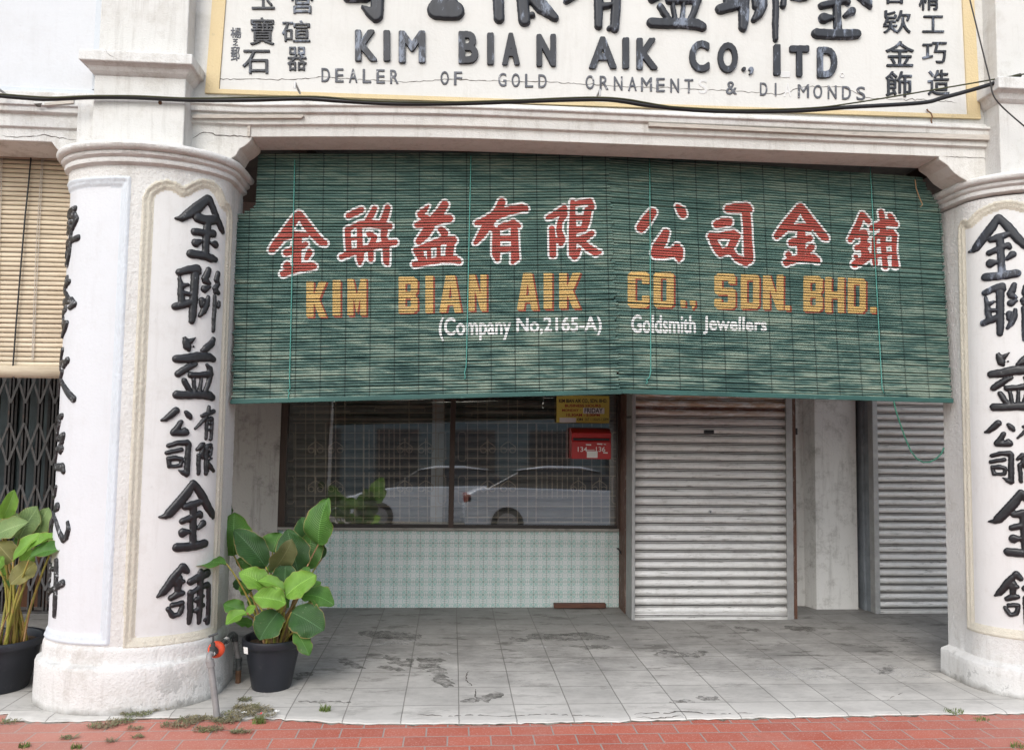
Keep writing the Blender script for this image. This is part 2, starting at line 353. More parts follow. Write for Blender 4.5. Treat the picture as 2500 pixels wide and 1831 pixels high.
def blind_mat(name, dark, mid, pale, streak=1.0):
    n = N(name); x, y, z = n.xyz()
    f1 = n.noise(1.0, 7, .72, v=n.map((4.2, 1, 30.0)))
    f2 = n.noise(1.0, 5, .6, v=n.map((5.0, 1, 60.0), (3, 0, 9)))
    big = n.noise(1.1, 4, .6, v=n.map((1, 1, 2.2), (7, 0, 2)))
    k = n.math('ADD', n.math('MULTIPLY', f1, .55), n.math('ADD', n.math('MULTIPLY', f2, .3), n.math('MULTIPLY', big, .15)))
    low = n.grey(z, 1.7, 2.75, .11, -.0) if streak else 0.0
    lowm = n.math('MULTIPLY', n.math('SUBTRACT', k, .5), n.grey(z, 1.75, 2.7, 1.75, .8))
    k2 = n.math('ADD', lowm, .5)
    k2 = n.math('ADD', k2, n.grey(z, 1.75, 2.5, .02, 0.0))
    c = n.ramp(k2, [(.36, dark), (.49, mid), (.565, tuple((a+b)/2 for a, b in zip(mid, pale))), (.68, pale)])
    thr = n.math('FRACT', n.math('DIVIDE', n.math('ADD', x, n.math('MULTIPLY', z, .02)), .148))
    c = n.mix(n.math('MULTIPLY', n.grey(n.math('ABSOLUTE', n.math('SUBTRACT', thr, .5)), .018, .03, 1, 0), .7), c, tuple(a*.35 for a in dark))
    fl = n.grey(n.noise(55, 2, v=n.map((1, 1, .7))), .765, .79)
    c = n.mix(n.math('MULTIPLY', fl, .7), c, (.50,.42,.36))
    return n.out(c, .55, n.bump(n.noise(20, 4, v=n.map((2, 1, 30))), .15, .002), .35)
MAT['blind'] = blind_mat('faded_green_bamboo_paint', (.018,.052,.048), (.064,.126,.108), (.24,.30,.24))
MAT['blind_bar'] = simple('teal_green_bar_paint', (.022,.078,.068), .5, .4, 7, worn=(.12,.25,.22), worn_amt=.6, stretch=(.4,1,1))
MAT['red_text'] = simple('brick_red_sign_paint', (.36,.062,.046), .55, .3, 9, stretch=(1,1,6), worn=(.17,.06,.05), worn_amt=.55, wscale=7, wthr=.54)
MAT['white_text'] = simple('white_line_paint', (.72,.73,.72), .55, .06, 9)
MAT['yellow_text'] = simple('ochre_yellow_sign_paint', (.54,.36,.125), .55, .22, 9, stretch=(1,1,6), worn=(.40,.29,.15), worn_amt=.6, wscale=7, wthr=.55)
MAT['shadow_text'] = simple('dull_red_shadow_paint', (.26,.05,.028), .55, .2, 9)
def tan_mat():
    n = N('tan_bamboo_slats'); c = n.mix(n.grey(n.noise(1.0, 6, .65, v=n.map((3, 1, 32))), .3, .72), (.44,.36,.255), (.68,.59,.45))
    c = n.mix(n.math('MULTIPLY', n.grey(n.noise(2.2, 6, .7), .45, .7), .35), c, (.36,.28,.20))
    return n.out(c, .6, None, .3)
MAT['tan'] = tan_mat()
def leaf_mat(name, dark, light, trans, rim=(.42,.40,.14)):
    n = N(name)
    uv = n.n.new('ShaderNodeUVMap').outputs[0]; x, y, z = n.xyz(uv)          # x across -1..1 stored 0..1, y along
    ax = n.math('ABSOLUTE', n.math('SUBTRACT', n.math('MULTIPLY', x, 2), 1))
    vein = n.n.new('ShaderNodeTexWave'); vein.wave_type = 'BANDS'; vein.bands_direction = 'Y'
    cv = n.n.new('ShaderNodeCombineXYZ'); n.l.new(x, cv.inputs[0]); n.l.new(n.math('SUBTRACT', y, n.math('MULTIPLY', n.math('POWER', ax, 1.5), .22)), cv.inputs[1])
    n.l.new(cv.outputs[0], vein.inputs[0]); vein.inputs['Scale'].default_value = 7.0; vein.inputs['Distortion'].default_value = .6
    c = n.mix(n.grey(n.noise(9, 4), .3, .7), dark, light)
    c = n.mix(n.math('MULTIPLY', vein.outputs['Fac'], .38), c, tuple(a*.5 for a in dark))
    c = n.mix(n.grey(ax, .012, .035, .6, 0), c, tuple(min(1, a*1.9+.06) for a in light))
    c = n.mix(n.grey(ax, .955, .985, 0, .85), c, rim)
    spt = n.grey(n.noise(60, 2), .70, .73); c = n.mix(n.math('MULTIPLY', spt, .5), c, (.4,.38,.25))
    pat = n.grey(n.noise(6, 5, .65), .42, .66); c = n.mix(n.math('MULTIPLY', pat, .35), c, tuple(min(1, a*1.6) for a in light))
    brn = n.math('MULTIPLY', n.grey(n.math('ADD', ax, n.math('MULTIPLY', n.noise(22, 5, .7), .5)), 1.20, 1.27), .8); c = n.mix(brn, c, (.30,.20,.08))
    m = n.out(c, .46, n.bump(vein.outputs['Fac'], .45, .008), .45)
    tr = n.n.new('ShaderNodeBsdfTranslucent'); n.l.new(n.mix(.6, c, trans), tr.inputs[0])
    ms = n.n.new('ShaderNodeMixShader'); ms.inputs[0].default_value = .30
    n.l.new(n.b.outputs[0], ms.inputs[1]); n.l.new(tr.outputs[0], ms.inputs[2]); n.l.new(ms.outputs[0], n.n['Material Output'].inputs[0])
    return m
LEAF = {'d': leaf_mat('dark_green_leaf', (.028,.078,.026), (.050,.130,.034), (.12,.26,.04)),
        'm': leaf_mat('mid_green_leaf', (.062,.165,.032), (.100,.240,.046), (.2,.42,.06)),
        'b': leaf_mat('bright_green_leaf', (.15,.32,.045), (.22,.42,.065), (.36,.6,.1)),
        'o': leaf_mat('olive_leaf_underside', (.13,.15,.06), (.19,.20,.085), (.25,.3,.1)),
        'p': leaf_mat('pale_green_leaf', (.17,.27,.10), (.27,.38,.15), (.36,.52,.18)),
        'y': leaf_mat('yellowing_leaf', (.20,.20,.06), (.28,.26,.09), (.4,.4,.12))}
MAT['grass'] = simple('grass_blade', (.13,.18,.045), .6, .35, 30)
MAT['grass_dry'] = simple('dry_creeper', (.22,.19,.11), .8, .45, 20, worn=(.14,.17,.07), worn_amt=.8, wscale=6, wthr=.5)
def glass_mat():
    n = N('window_glass'); g = n.n.new('ShaderNodeBsdfGlossy'); g.inputs['Roughness'].default_value = .012; g.inputs[0].default_value = (1,1,1,1)
    t = n.n.new('ShaderNodeBsdfTransparent'); t.inputs[0].default_value = (.90,.90,.885,1)
    f = n.n.new('ShaderNodeFresnel'); f.inputs[0].default_value = 1.5
    ms = n.n.new('ShaderNodeMixShader'); n.l.new(n.math('ADD', n.math('MULTIPLY', f.outputs[0], 2.8), .20), ms.inputs[0]); n.l.new(t.outputs[0], ms.inputs[1]); n.l.new(g.outputs[0], ms.inputs[2])
    n.l.new(ms.outputs[0], n.n['Material Output'].inputs[0]); return n.m
MAT['glass'] = glass_mat()
MAT['asphalt'] = simple('asphalt', (.055,.055,.055), .85, .3, 20, bump=.4, bscale=200)
MAT['kerb'] = simple('concrete_kerb', (.40,.39,.37), .85, .2, 10)
MAT['soil_ground'] = simple('bare_ground', (.20,.18,.14), .95, .3, 3)
# ------------------------------------------------------------------ distance fields and contour meshes for painted / raised writing
def sd_strokes(strokes, X, Y):
    D = np.full(X.shape, 9e9)
    for st in strokes:
        if len(st) == 1: st = [st[0], (st[0][0]+1e-6, st[0][1], st[0][2])]
        for (ax, ay, ar), (bx, by, br) in zip(st[:-1], st[1:]):
            dx, dy = bx-ax, by-ay; L = dx*dx+dy*dy+1e-15
            h = np.clip(((X-ax)*dx+(Y-ay)*dy)/L, 0, 1)
            D = np.minimum(D, np.hypot(X-ax-dx*h, Y-ay-dy*h) - (ar+(br-ar)*h))
    return D
def sd_segs(segs, X, Y):
    D = np.full(X.shape, 9e9); ins = np.zeros(X.shape, bool)
    for ax, ay, bx, by in segs:
        dx, dy = bx-ax, by-ay; L = dx*dx+dy*dy+1e-15
        h = np.clip(((X-ax)*dx+(Y-ay)*dy)/L, 0, 1)
        D = np.minimum(D, np.hypot(X-ax-dx*h, Y-ay-dy*h))
        if ay != by:
            c = ((ay > Y) != (by > Y)) & (X < dx*(Y-ay)/(by-ay) + ax); ins ^= c
    return np.where(ins, -D, D)
def contour(GX, GY, D, skip_rows=None, GW=None):
    """marching squares: GX, GY, D are (ny, nx) grids; returns points (x, y, d) of the region D < 0 and its faces"""
    ny, nx = D.shape; inside = D < 0
    pts = []; key = {}; faces = []
    def gp(i, j):
        k = (i, j)
        if k not in key: key[k] = len(pts); pts.append((GX[i,j], GY[i,j], D[i,j]) + (() if GW is None else (GW[i,j],)))
        return key[k]
    def ep(a, b):
        k = (a, b) if a < b else (b, a)
        if k not in key:
            (i, j), (p, q) = k; t = D[i,j]/(D[i,j]-D[p,q]); t = min(max(t, .02), .98)
            key[k] = len(pts); pts.append((GX[i,j]+(GX[p,q]-GX[i,j])*t, GY[i,j]+(GY[p,q]-GY[i,j])*t, 0.0) + (() if GW is None else (GW[i,j]+(GW[p,q]-GW[i,j])*t,)))
        return key[k]
    cnt = inside[:-1,:-1].astype(int)+inside[1:,:-1]+inside[:-1,1:]+inside[1:,1:]
    for i, j in zip(*np.nonzero(cnt)):
        if skip_rows is not None and skip_rows[i]: continue
        cs = [(i,j),(i,j+1),(i+1,j+1),(i+1,j)]; f = []
        for a in range(4):
            A, B = cs[a], cs[(a+1) % 4]
            if inside[A]: f.append(gp(*A))
            if inside[A] != inside[B]: f.append(ep(A, B))
        if len(f) > 2: faces.append(tuple(f))
    return pts, faces
FONT_CACHE = {}
def font_flat(txt, bold=0.0):
    """flat outline of a text in the built-in font: 2-D points, faces and boundary edges, plus its box"""
    k = (txt, bold)
    if k not in FONT_CACHE:
        c = bpy.data.curves.new('writing', 'FONT'); c.body = txt; c.offset = bold; c.resolution_u = 4
        o = bpy.data.objects.new('writing', c); COL.objects.link(o)
        me = o.to_mesh(); bm = bmesh.new(); bm.from_mesh(me); bmesh.ops.remove_doubles(bm, verts=bm.verts, dist=1e-5)
        P = np.array([v.co[:2] for v in bm.verts]); F = [tuple(v.index for v in f.verts) for f in bm.faces]
        E = [tuple(v.index for v in e.verts) for e in bm.edges if len(e.link_faces) == 1]
        bm.free(); o.to_mesh_clear(); bpy.data.objects.remove(o); bpy.data.curves.remove(c)
        lo, hi = P.min(0), P.max(0); P = (P-lo)/(hi-lo)
        FONT_CACHE[k] = (P, F, E)
    return FONT_CACHE[k]
def font_block(txt, bl, br, tl, depth, bold=0.0):
    """text set into the parallelogram bl-br-tl (3-D points), standing depth proud towards the street"""
    P, F, E = font_flat(txt, bold); bl, br, tl = (np.array(q, float) for q in (bl, br, tl))
    n = np.cross(br-bl, tl-bl); n /= np.linalg.norm(n)
    Q = bl + np.outer(P[:,0], br-bl) + np.outer(P[:,1], tl-bl); m = len(Q)
    b = MB(); vs = list(Q + n*depth) + (list(Q) if depth > .004 else [])
    fs = list(F) + ([(a, b_, b_+m, a+m) for a, b_ in E] if depth > .004 else [])
    return b.add(vs, fs)
def pxbox(f, x0, y0, x1, y1, Y):       # crop pixel box -> three corners on the plane Y
    return at(*f(x0, y1), Y), at(*f(x1, y1), Y), at(*f(x0, y0), Y)
# ------------------------------------------------------------------ brush characters, traced stroke by stroke (x, y, half width)
A_ = crop(370, 460, 4.467); B_ = crop(370, 820, 4.590); C_ = crop(360, 1170, 4.467)
RELIEF = {
 '金': (A_, [[(612,112,42),(500,210,62),(400,285,55),(330,330,40),(262,330,16)],[(622,112,42),(665,210,38),(710,330,38),(757,440,36),(775,482,22)],
   [(510,325,58),(600,352,56),(700,345,50)],[(610,380,45),(600,500,45),(590,620,42),(590,700,40)],[(470,475,45),(600,490,40),(668,497,45)],
   [(485,597,52),(540,578,24)],[(690,615,44),(648,602,20)],[(432,715,52),(560,735,48),(650,765,48),(693,778,32)]]),
 '聯': (A_, [[(302,918,42),(400,890,46),(492,880,54),(522,922,24)],[(475,950,48),(465,1100,46),(455,1250,46),(448,1380,44),(438,1450,36)],
   [(305,980,22),(320,1060,34),(318,1150,38),(330,1240,42)],[(325,1070,36),(395,1050,22)],[(330,1140,34),(425,1160,24)],[(258,1290,44),(350,1268,46),(450,1240,42)],
   [(622,888,32),(600,950,40),(570,985,32)],[(590,1010,44),(625,1040,26)],[(578,1100,44),(630,1080,20)],[(552,1225,40),(545,1282,28)],[(615,1185,22),(600,1270,36),(565,1340,38),(525,1392,22)],
   [(722,930,28),(706,1000,32),(722,1050,26),(685,1092,28),(725,1142,24),(690,1130,24)],[(685,1180,22),(685,1300,24),(675,1430,24),(670,1558,20)],[(732,1245,20),(726,1290,22)]]),
 '益': (B_, [[(385,60,42),(400,120,48),(420,160,22)],[(372,28,26),(385,10,8)],[(435,62,34),(492,20,8)],[(470,122,14)],[(690,38,28),(670,90,42),(612,140,44),(570,168,28)],
   [(278,260,48),(400,255,56),(520,236,58),(640,240,50),(688,262,36)],[(495,320,24),(420,350,40),(350,392,45),(297,427,42)],[(620,328,20),(650,370,35),(655,430,42)],
   [(440,440,38),(540,440,34),(640,430,40)],[(365,500,34),(400,570,36),(430,620,30)],[(470,490,24),(482,620,26)],[(555,480,20),(538,620,26)],[(650,470,32),(625,560,32),(600,620,30)],
   [(285,660,52),(400,665,48),(530,660,48),(640,668,50),(676,690,40)]]),
 '公': (B_, [[(275,835,42),(220,885,42),(160,930,34),(108,945,16)],[(388,858,28),(420,895,36),(435,918,26)],[(325,968,32),(290,1030,38),(252,1080,46),(330,1085,42),(380,1080,46)],[(368,1050,28),(392,1095,28)]]),
 '司': (B_, [[(190,1230,28),(290,1200,32),(400,1195,36)],[(415,1208,34),(405,1350,36),(398,1480,36),(396,1545,34)],[(302,1505,10),(350,1530,28),(390,1553,32)],[(170,1310,28),(260,1290,28),(335,1276,28)],
   [(190,1385,28),(200,1460,26)],[(190,1375,28),(270,1370,34),(330,1378,28)],[(338,1395,24),(325,1455,24)],[(215,1462,24),(310,1455,24)]]),
 '有': (B_, [[(560,895,20),(620,875,26),(692,848,26)],[(640,800,22),(635,860,26),(590,930,24),(540,990,22),(487,1040,15)],[(615,930,22),(612,1050,21),(608,1152,18)],[(620,940,25),(672,928,25)],[(676,945,20),(670,1060,21),(662,1158,20)],[(645,1160,12)],[(630,990,18),(660,985,12)],[(630,1055,16),(655,1048,12)]]),
 '限': (B_, [[(525,1338,26),(525,1430,26),(525,1540,24)],[(510,1272,22),(560,1225,32),(585,1208,18)],[(572,1255,22),(556,1310,26),(572,1370,18)],[(615,1240,26),(610,1350,26),(605,1450,26),(608,1540,26)],[(620,1235,26),(662,1225,24)],[(668,1250,20),(655,1330,24)],[(620,1292,14),(660,1290,10)],[(620,1352,20),(655,1342,16)],[(670,1372,14),(638,1395,12)],[(625,1420,22),(660,1470,30),(692,1515,16)],[(632,1512,14)]]),
 '釒': (C_, [[(495,42,40),(430,150,56),(330,270,58),(240,370,56),(200,400,36),(128,412,13)],[(510,50,40),(590,170,48),(650,290,46),(700,372,38),(712,418,16)],[(412,302,38),(490,280,50),(580,245,32)],[(500,310,42),(498,450,40),(495,600,40),(495,680,40)],
   [(380,456,38),(470,420,38),(570,372,34),(580,400,28)],[(390,580,56),(442,570,30)],[(602,480,40),(555,532,24)],[(322,742,52),(450,735,50),(560,715,50),(622,698,44)]]),
 '舖': (C_, [[(385,960,52),(430,1000,36)],[(340,1000,42),(280,1080,52),(220,1170,50),(170,1230,46),(108,1280,16)],[(330,1120,56),(385,1112,30)],[(345,1080,42),(330,1200,40)],[(257,1292,36),(330,1250,46),(378,1240,34)],[(225,1412,28),(272,1482,34)],[(270,1370,30),(378,1345,30)],[(378,1380,28),(360,1440,34)],[(282,1490,30),(350,1462,30)],
   [(470,1115,42),(550,1070,46),(648,1022,46)],[(580,1010,36),(575,1150,38),(570,1300,38),(565,1430,36),(560,1555,26)],[(470,1235,38),(465,1350,36),(465,1450,36),(452,1558,28)],[(490,1230,30),(580,1170,30),(650,1150,34)],[(662,1160,28),(662,1300,26),(660,1430,28),(652,1555,30)],[(620,1530,18)],[(530,1312,32),(600,1270,26)],[(520,1432,26),(605,1370,26)]])}
# ------------------------------------------------------------------ ground
def dz(x):      # the front beam sags a little towards the left pier
    t = min(max((x+.37)/1.54, 0), 1) if x < 1.17 else 1.0
    return .046*math.sin(t*math.pi/2) + (.004*(x-1.17)/2.67 if x > 1.17 else 0)
b = MB(); b.add([(-120,-120,-.20),(120,-120,-.20),(120,120,-.20),(-120,120,-.20)], [(0,1,2,3)])
tag(b.build('ground', MAT['soil_ground']), kind='structure')
b = MB(); b.box(-40,-10.6,-.26,40,-2.9,-.155)
tag(b.build('road', MAT['asphalt']), kind='structure')
b = MB(); b.box(-40,-2.9,-.26,40,-2.75,-.018)
tag(b.build('kerb', MAT['kerb'], bevel=.01), kind='structure')
b = MB(); b.box(-40,-2.75,-.24,40,.45,-.010)
tag(b.build('pavement', MAT['paver']), kind='structure')
# walkway slab: its street edge is chipped and follows the foot of the piers
front = []
xs = np.arange(-7.0, 8.01, .035)
for x in xs:
    if x < -1.45: y = -.035
    elif x < -.2: y = -.135 + .02*math.sin(x*7)
    elif x < .35: y = -.13 - .1*(x+.2)/.55
    elif x < 1.2: y = -.235 - .03*(x-.35)/.85
    elif x < 3.3: y = -.262 + .05*(x-1.2)/2.1
    else: y = -.21 + .0*(x-3.3)
    front.append((x, y + .005*rng.standard_normal()))
b = MB(); n = len(front)
vs = [(x, y, -.005) for x, y in front] + [(x, y-.010, -.016) for x, y in front] + [(x, y+.03, .0) for x, y in front] + [(x, 3.2, 0.0) for x, y in front]
fs = []
for i in range(n-1):
    fs += [(n+i, n+i+1, i+1, i), (i, i+1, 2*n+i+1, 2*n+i), (2*n+i, 2*n+i+1, 3*n+i+1, 3*n+i)]
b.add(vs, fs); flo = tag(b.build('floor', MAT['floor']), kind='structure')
MAT['joint'] = simple('earthy_joint', (.12,.095,.07), .95, .5, 30, worn=(.30,.28,.24), worn_amt=.9, wscale=14, wthr=.46)
jb = MB(); jv = []
for x, y in front: jv += [(x, y-.006+.004*rng.standard_normal(), -.0085), (x, y-.024+.007*rng.standard_normal(), -.0085)]
jb.add(jv, [(2*i, 2*i+1, 2*i+3, 2*i+2) for i in range(n-1)]); jb.build('joint', MAT['joint'], flo)
# ------------------------------------------------------------------ round-fronted piers
YC, HW, BB = .26, .45, .29; YBACK = .50
TT = np.linspace(0, math.pi/2, 500); SS = np.r_[0, np.cumsum(np.hypot(np.diff(HW*np.sin(TT)), np.diff(BB*np.cos(TT))))]; LQ = SS[-1]
UMAX = LQ + YBACK - YC
def surf(xc, u, z, o):
    s = 1 if u >= 0 else -1; a = abs(u)
    if a <= LQ:
        th = float(np.interp(a, SS, TT)); return (xc + s*(HW+.7*o)*math.sin(th), YC - (BB+o)*math.cos(th), z)
    return (xc + s*(HW+.7*o), YC + (a-LQ), z)
def pier_uv(xc, px, py, o=.0):
    d = ray(px, py); H, B = HW+.7*o, BB+o
    ox, oy = (CAM[0]-xc)/H, (CAM[1]-YC)/B; dx, dy = d[0]/H, d[1]/B
    a = dx*dx+dy*dy; q = 2*(ox*dx+oy*dy); c = ox*ox+oy*oy-1; D = max(q*q-4*a*c, 0)
    k = (-q-math.sqrt(D))/(2*a); P = CAM+d*k
    if P[1] > YC:
        s = 1 if CAM[0] > xc else -1; k = (xc+s*H-CAM[0])/d[0]; P = CAM+d*k; return s*(LQ+P[1]-YC), P[2]
    th = math.asin(max(-1, min(1, (P[0]-xc)/H))); return math.copysign(float(np.interp(abs(th), TT, SS)), th), P[2]
def sweep(xc, prof, name, mat, parent, nu=90, jitter=0):
    us = np.linspace(-UMAX, UMAX, nu); b = MB(); vs = []
    for o, z in prof:
        for u in us: vs.append(surf(xc, u, z + (jitter*rng.standard_normal()), o + jitter*rng.standard_normal()))
    fs = []
    for i in range(len(prof)-1):
        for k in range(nu-1): fs.append((i*nu+k, i*nu+k+1, (i+1)*nu+k+1, (i+1)*nu+k))
        fs.append((i*nu, (i+1)*nu, (i+1)*nu+nu-1, i*nu+nu-1))
    fs.append(tuple(range(nu))[::-1]); fs.append(tuple((len(prof)-1)*nu+k for k in range(nu)))
    b.add(vs, fs); return b.build(name, mat, parent, smooth=True)
def poly_segs(p): return [(*p[i], *p[(i+1) % len(p)]) for i in range(len(p))]
HEART = [(.062,.325),(.060,2.68),(.058,2.777),(.075,2.83),(.117,2.873),(.173,2.893),(.221,2.889),(.262,2.864),(.308,2.904),(.362,2.933),(.423,2.932),(.474,2.902),(.518,2.838),(.554,2.834),(.580,2.81),(.598,2.76),(.600,2.57),(.600,.325)]
HEART_R = [(-.060,.325),(-.060,2.80),(-.07,2.86),(-.11,2.905),(-.16,2.915),(-.24,2.945),(-.29,2.965),(-.335,2.972),(-.40,2.965),(-.48,2.935),(-.54,2.888),(-.575,2.902),(-.605,2.895),(-.625,2.87),(-.632,2.80),(-.632,.325)]
SQUARE = [(-.008,.345),(-.008,2.892),(-.60,2.905),(-.60,.345)]
SQUARE_R = [(.008,.345),(.008,2.93),(.60,2.93),(.60,.345)]
def shaft(xc, parent, left, right, mats):
    nu, nz = 250, 300; z0, z1 = .24, 3.0
    us = np.linspace(-UMAX, UMAX, nu); zs = np.linspace(z0, z1, nz); U, Z = np.meshgrid(us, zs)
    DL = sd_segs(poly_segs(left), U, Z); DR = sd_segs(poly_segs(right), U, Z); D = np.minimum(DL, DR)
    prof_d = [-.060,-.055,-.046,-.040,-.034,-.026,-.020,-.016,-.008,-.003,0,.004]
    prof_o = [0,.001,.003,.011,.014,.014,.013,.021,.025,.024,.017,.016]
    O = np.interp(D, prof_d, prof_o) + .0012*rng.standard_normal(D.shape)*(D > -.05)
    vs = [surf(xc, U[i,j], Z[i,j], O[i,j]) for i in range(nz) for j in range(nu)]
    sets = {'shaft':[], 'm_l':[], 'm_r':[], 'p_l':[], 'p_r':[]}
    Dc = .25*(D[:-1,:-1]+D[1:,:-1]+D[:-1,1:]+D[1:,1:])
    for i in range(nz-1):
        for j in range(nu-1):
            f = (i*nu+j, i*nu+j+1, (i+1)*nu+j+1, (i+1)*nu+j); d = Dc[i,j]; side = 'l' if DL[i,j] < DR[i,j] else 'r'
            sets['shaft' if d > 0.002 else ('m_' if d > -.056 else 'p_')+side if True else ''].append(f)
    for k, (nm, m) in mats.items():
        used = sorted({v for f in sets[k] for v in f}); ix = {v: i for i, v in enumerate(used)}
        b = MB().add([vs[v] for v in used], [tuple(ix[v] for v in f) for f in sets[k]])
        if k == 'shaft':      # close the back and the ends
            c = len(b.v); b.add([surf(xc,-UMAX,z0,0.0),surf(xc,UMAX,z0,0.0),surf(xc,UMAX,z1,0.0),surf(xc,-UMAX,z1,0.0)], [(0,1,2,3)])
        me = bpy.data.meshes.new(nm); me.from_pydata(b.v, [], b.f); me.validate()
        link(nm, me, m, parent, smooth='all')
def relief(xc, strokes, mapuv, name, mat, parent, H=.020, wd=.017, res=.0052, segs=None):
    """raised brush character on a pier: strokes in (u, z)"""
    if segs is None:
        P = np.array([p[:2] for s in strokes for p in s]); R = max(p[2] for s in strokes for p in s)
    else: P = np.array(segs).reshape(-1, 2); R = .01
    lo, hi = P.min(0)-R-.01, P.max(0)+R+.01
    gx = np.arange(lo[0], hi[0], res); gy = np.arange(lo[1], hi[1], res); X, Y = np.meshgrid(gx, gy)
    D = (sd_strokes(strokes, X, Y) if segs is None else sd_segs(segs, X, Y) - .004) + .0012*np.sin(X*130+Y*70)*np.sin(Y*155)
    pts, faces = contour(X, Y, D)
    vs = []
    for x, y, d in pts:
        t = min(-d/wd, 1.0); h = H*math.sqrt(max(0, 1-(1-t)**2)) if d < 0 else 0
        vs.append(mapuv(x, y, h))
    b = MB().add(vs, faces); me = bpy.data.meshes.new(name); me.from_pydata(b.v, [], b.f); me.validate()
    return link(name, me, mat, parent, smooth='all')
def to_uv(ch, xc):
    f, st = RELIEF[ch]; out = []
    for s in st:
        o = []
        for x, y, r in s:
            px, py = f(x, y); u, z = pier_uv(xc, px, py); u1, z1 = pier_uv(xc, *f(x+4, y)); u2, z2 = pier_uv(xc, *f(x, y+4))
            o.append((u, z, r*(abs(z2-z)/4*.62 + abs(u1-u)/4*.38)))
        out.append(o)
    return out
LX, RX = -.96, 4.53
GLYPH = {k: to_uv(k, LX) for k in RELIEF}
def norm(st):       # to a box whose centre is 0,0 and height 1
    P = np.array([(x-r, y-r, x+r, y+r) for s in st for x, y, r in s]); x0, y0 = P[:,0].min(), P[:,1].min(); x1, y1 = P[:,2].max(), P[:,3].max()
    h = y1-y0; return [[((x-(x0+x1)/2)/h, (y-(y0+y1)/2)/h, r/h) for x, y, r in s] for s in st], (x1-x0)/h, (x0, y0, x1, y1)
NORM = {k: norm(v) for k, v in GLYPH.items()}
CAPITAL = [(.0,2.955),(.028,2.965),(.046,2.972),(.050,2.985),(.046,2.998),(.060,3.004),(.070,3.010),(.074,3.022),(.068,3.030),(.092,3.034),(.104,3.042),(.110,3.056),(.106,3.068),(.094,3.077),(.02,3.083)]
PLINTH = [(.080,-.03),(.079,.06),(.078,.15),(.076,.218),(.070,.232),(.060,.238),(.036,.243),(.033,.248),(.032,.30),(.030,.318),(.022,.330),(.012,.338)]
PLINTH_R = [(.098,-.03),(.097,.05),(.095,.12),(.092,.150),(.084,.160),(.03,.172),(.018,.18),(.017,.235),(.016,.30),(.012,.338)]
def pier(xc, label, left, right, mats, up, nm='pillar'):
    e = thing(nm, (xc, .25, 0), label, 'pillar', 'round fronted pillars')
    sweep(xc, PLINTH if up == 0 else PLINTH_R, 'plinth', MAT['plinth'], e, jitter=.0012)
    shaft(xc, e, left, right, mats)
    sweep(xc, [(o, z+up) for o, z in CAPITAL], 'capital', MAT['cap'], e, jitter=.0006)
    return e
pl = pier(LX, 'whole round fronted white pillar with black characters down it, behind the orange tap', SQUARE, HEART,
          {'shaft': ('shaft', MAT['pier_cream']), 'm_l': ('panel_moulding', MAT['nb_mould']), 'm_r': ('panel_moulding', MAT['moulding']), 'p_l': ('panel', MAT['nb_panel']), 'p_r': ('panel', MAT['panel'])}, 0)
pr = pier(RX, 'round fronted white pillar cut by the right edge of the picture', HEART_R, SQUARE_R,
          {'shaft': ('shaft', MAT['pier_cream']), 'm_l': ('panel_moulding', MAT['moulding']), 'm_r': ('panel_moulding', MAT['moulding']), 'p_l': ('panel', MAT['panel']), 'p_r': ('panel', MAT['panel'])}, .05)
def mapper(xc): return lambda u, z, h: surf(xc, u, z, h-.001)
for k in RELIEF: relief(LX, GLYPH[k], mapper(LX), 'raised_character', MAT['black_paint'], pl)
RP = [('釒',-.385,2.687,.414,1.0),('聯',-.350,2.282,.369,1.0),('益',-.325,1.860,.378,1.0),('公',-.398,1.542,.165,1.0),('司',-.392,1.337,.205,1.0),('有',-.25,1.545,.19,1.0),('限',-.25,1.335,.19,1.0),('釒',-.305,1.008,.404,1.0),('舖',-.305,.555,.341,1.0)]
def place(st, cx, cy, h, sx=1.0): return [[(cx+x*h*sx, cy+y*h, r*h) for x, y, r in s] for s in st]
for k, u, z, h, sx in RP: relief(RX, place(NORM[k][0], u, z, h, sx), mapper(RX), 'raised_character', MAT['blue_black' if z > 2 else 'black_paint'], pr)
def font_segs(ch, u0, z0, u1, z1, bold=.0):
    P, F, E = font_flat(ch, bold); return [(u0+P[a,0]*(u1-u0), z0+P[a,1]*(z1-z0), u0+P[c,0]*(u1-u0), z0+P[c,1]*(z1-z0)) for a, c in E]
N1 = crop(90, 480, 3.177); N2 = crop(90, 980, 3.06)
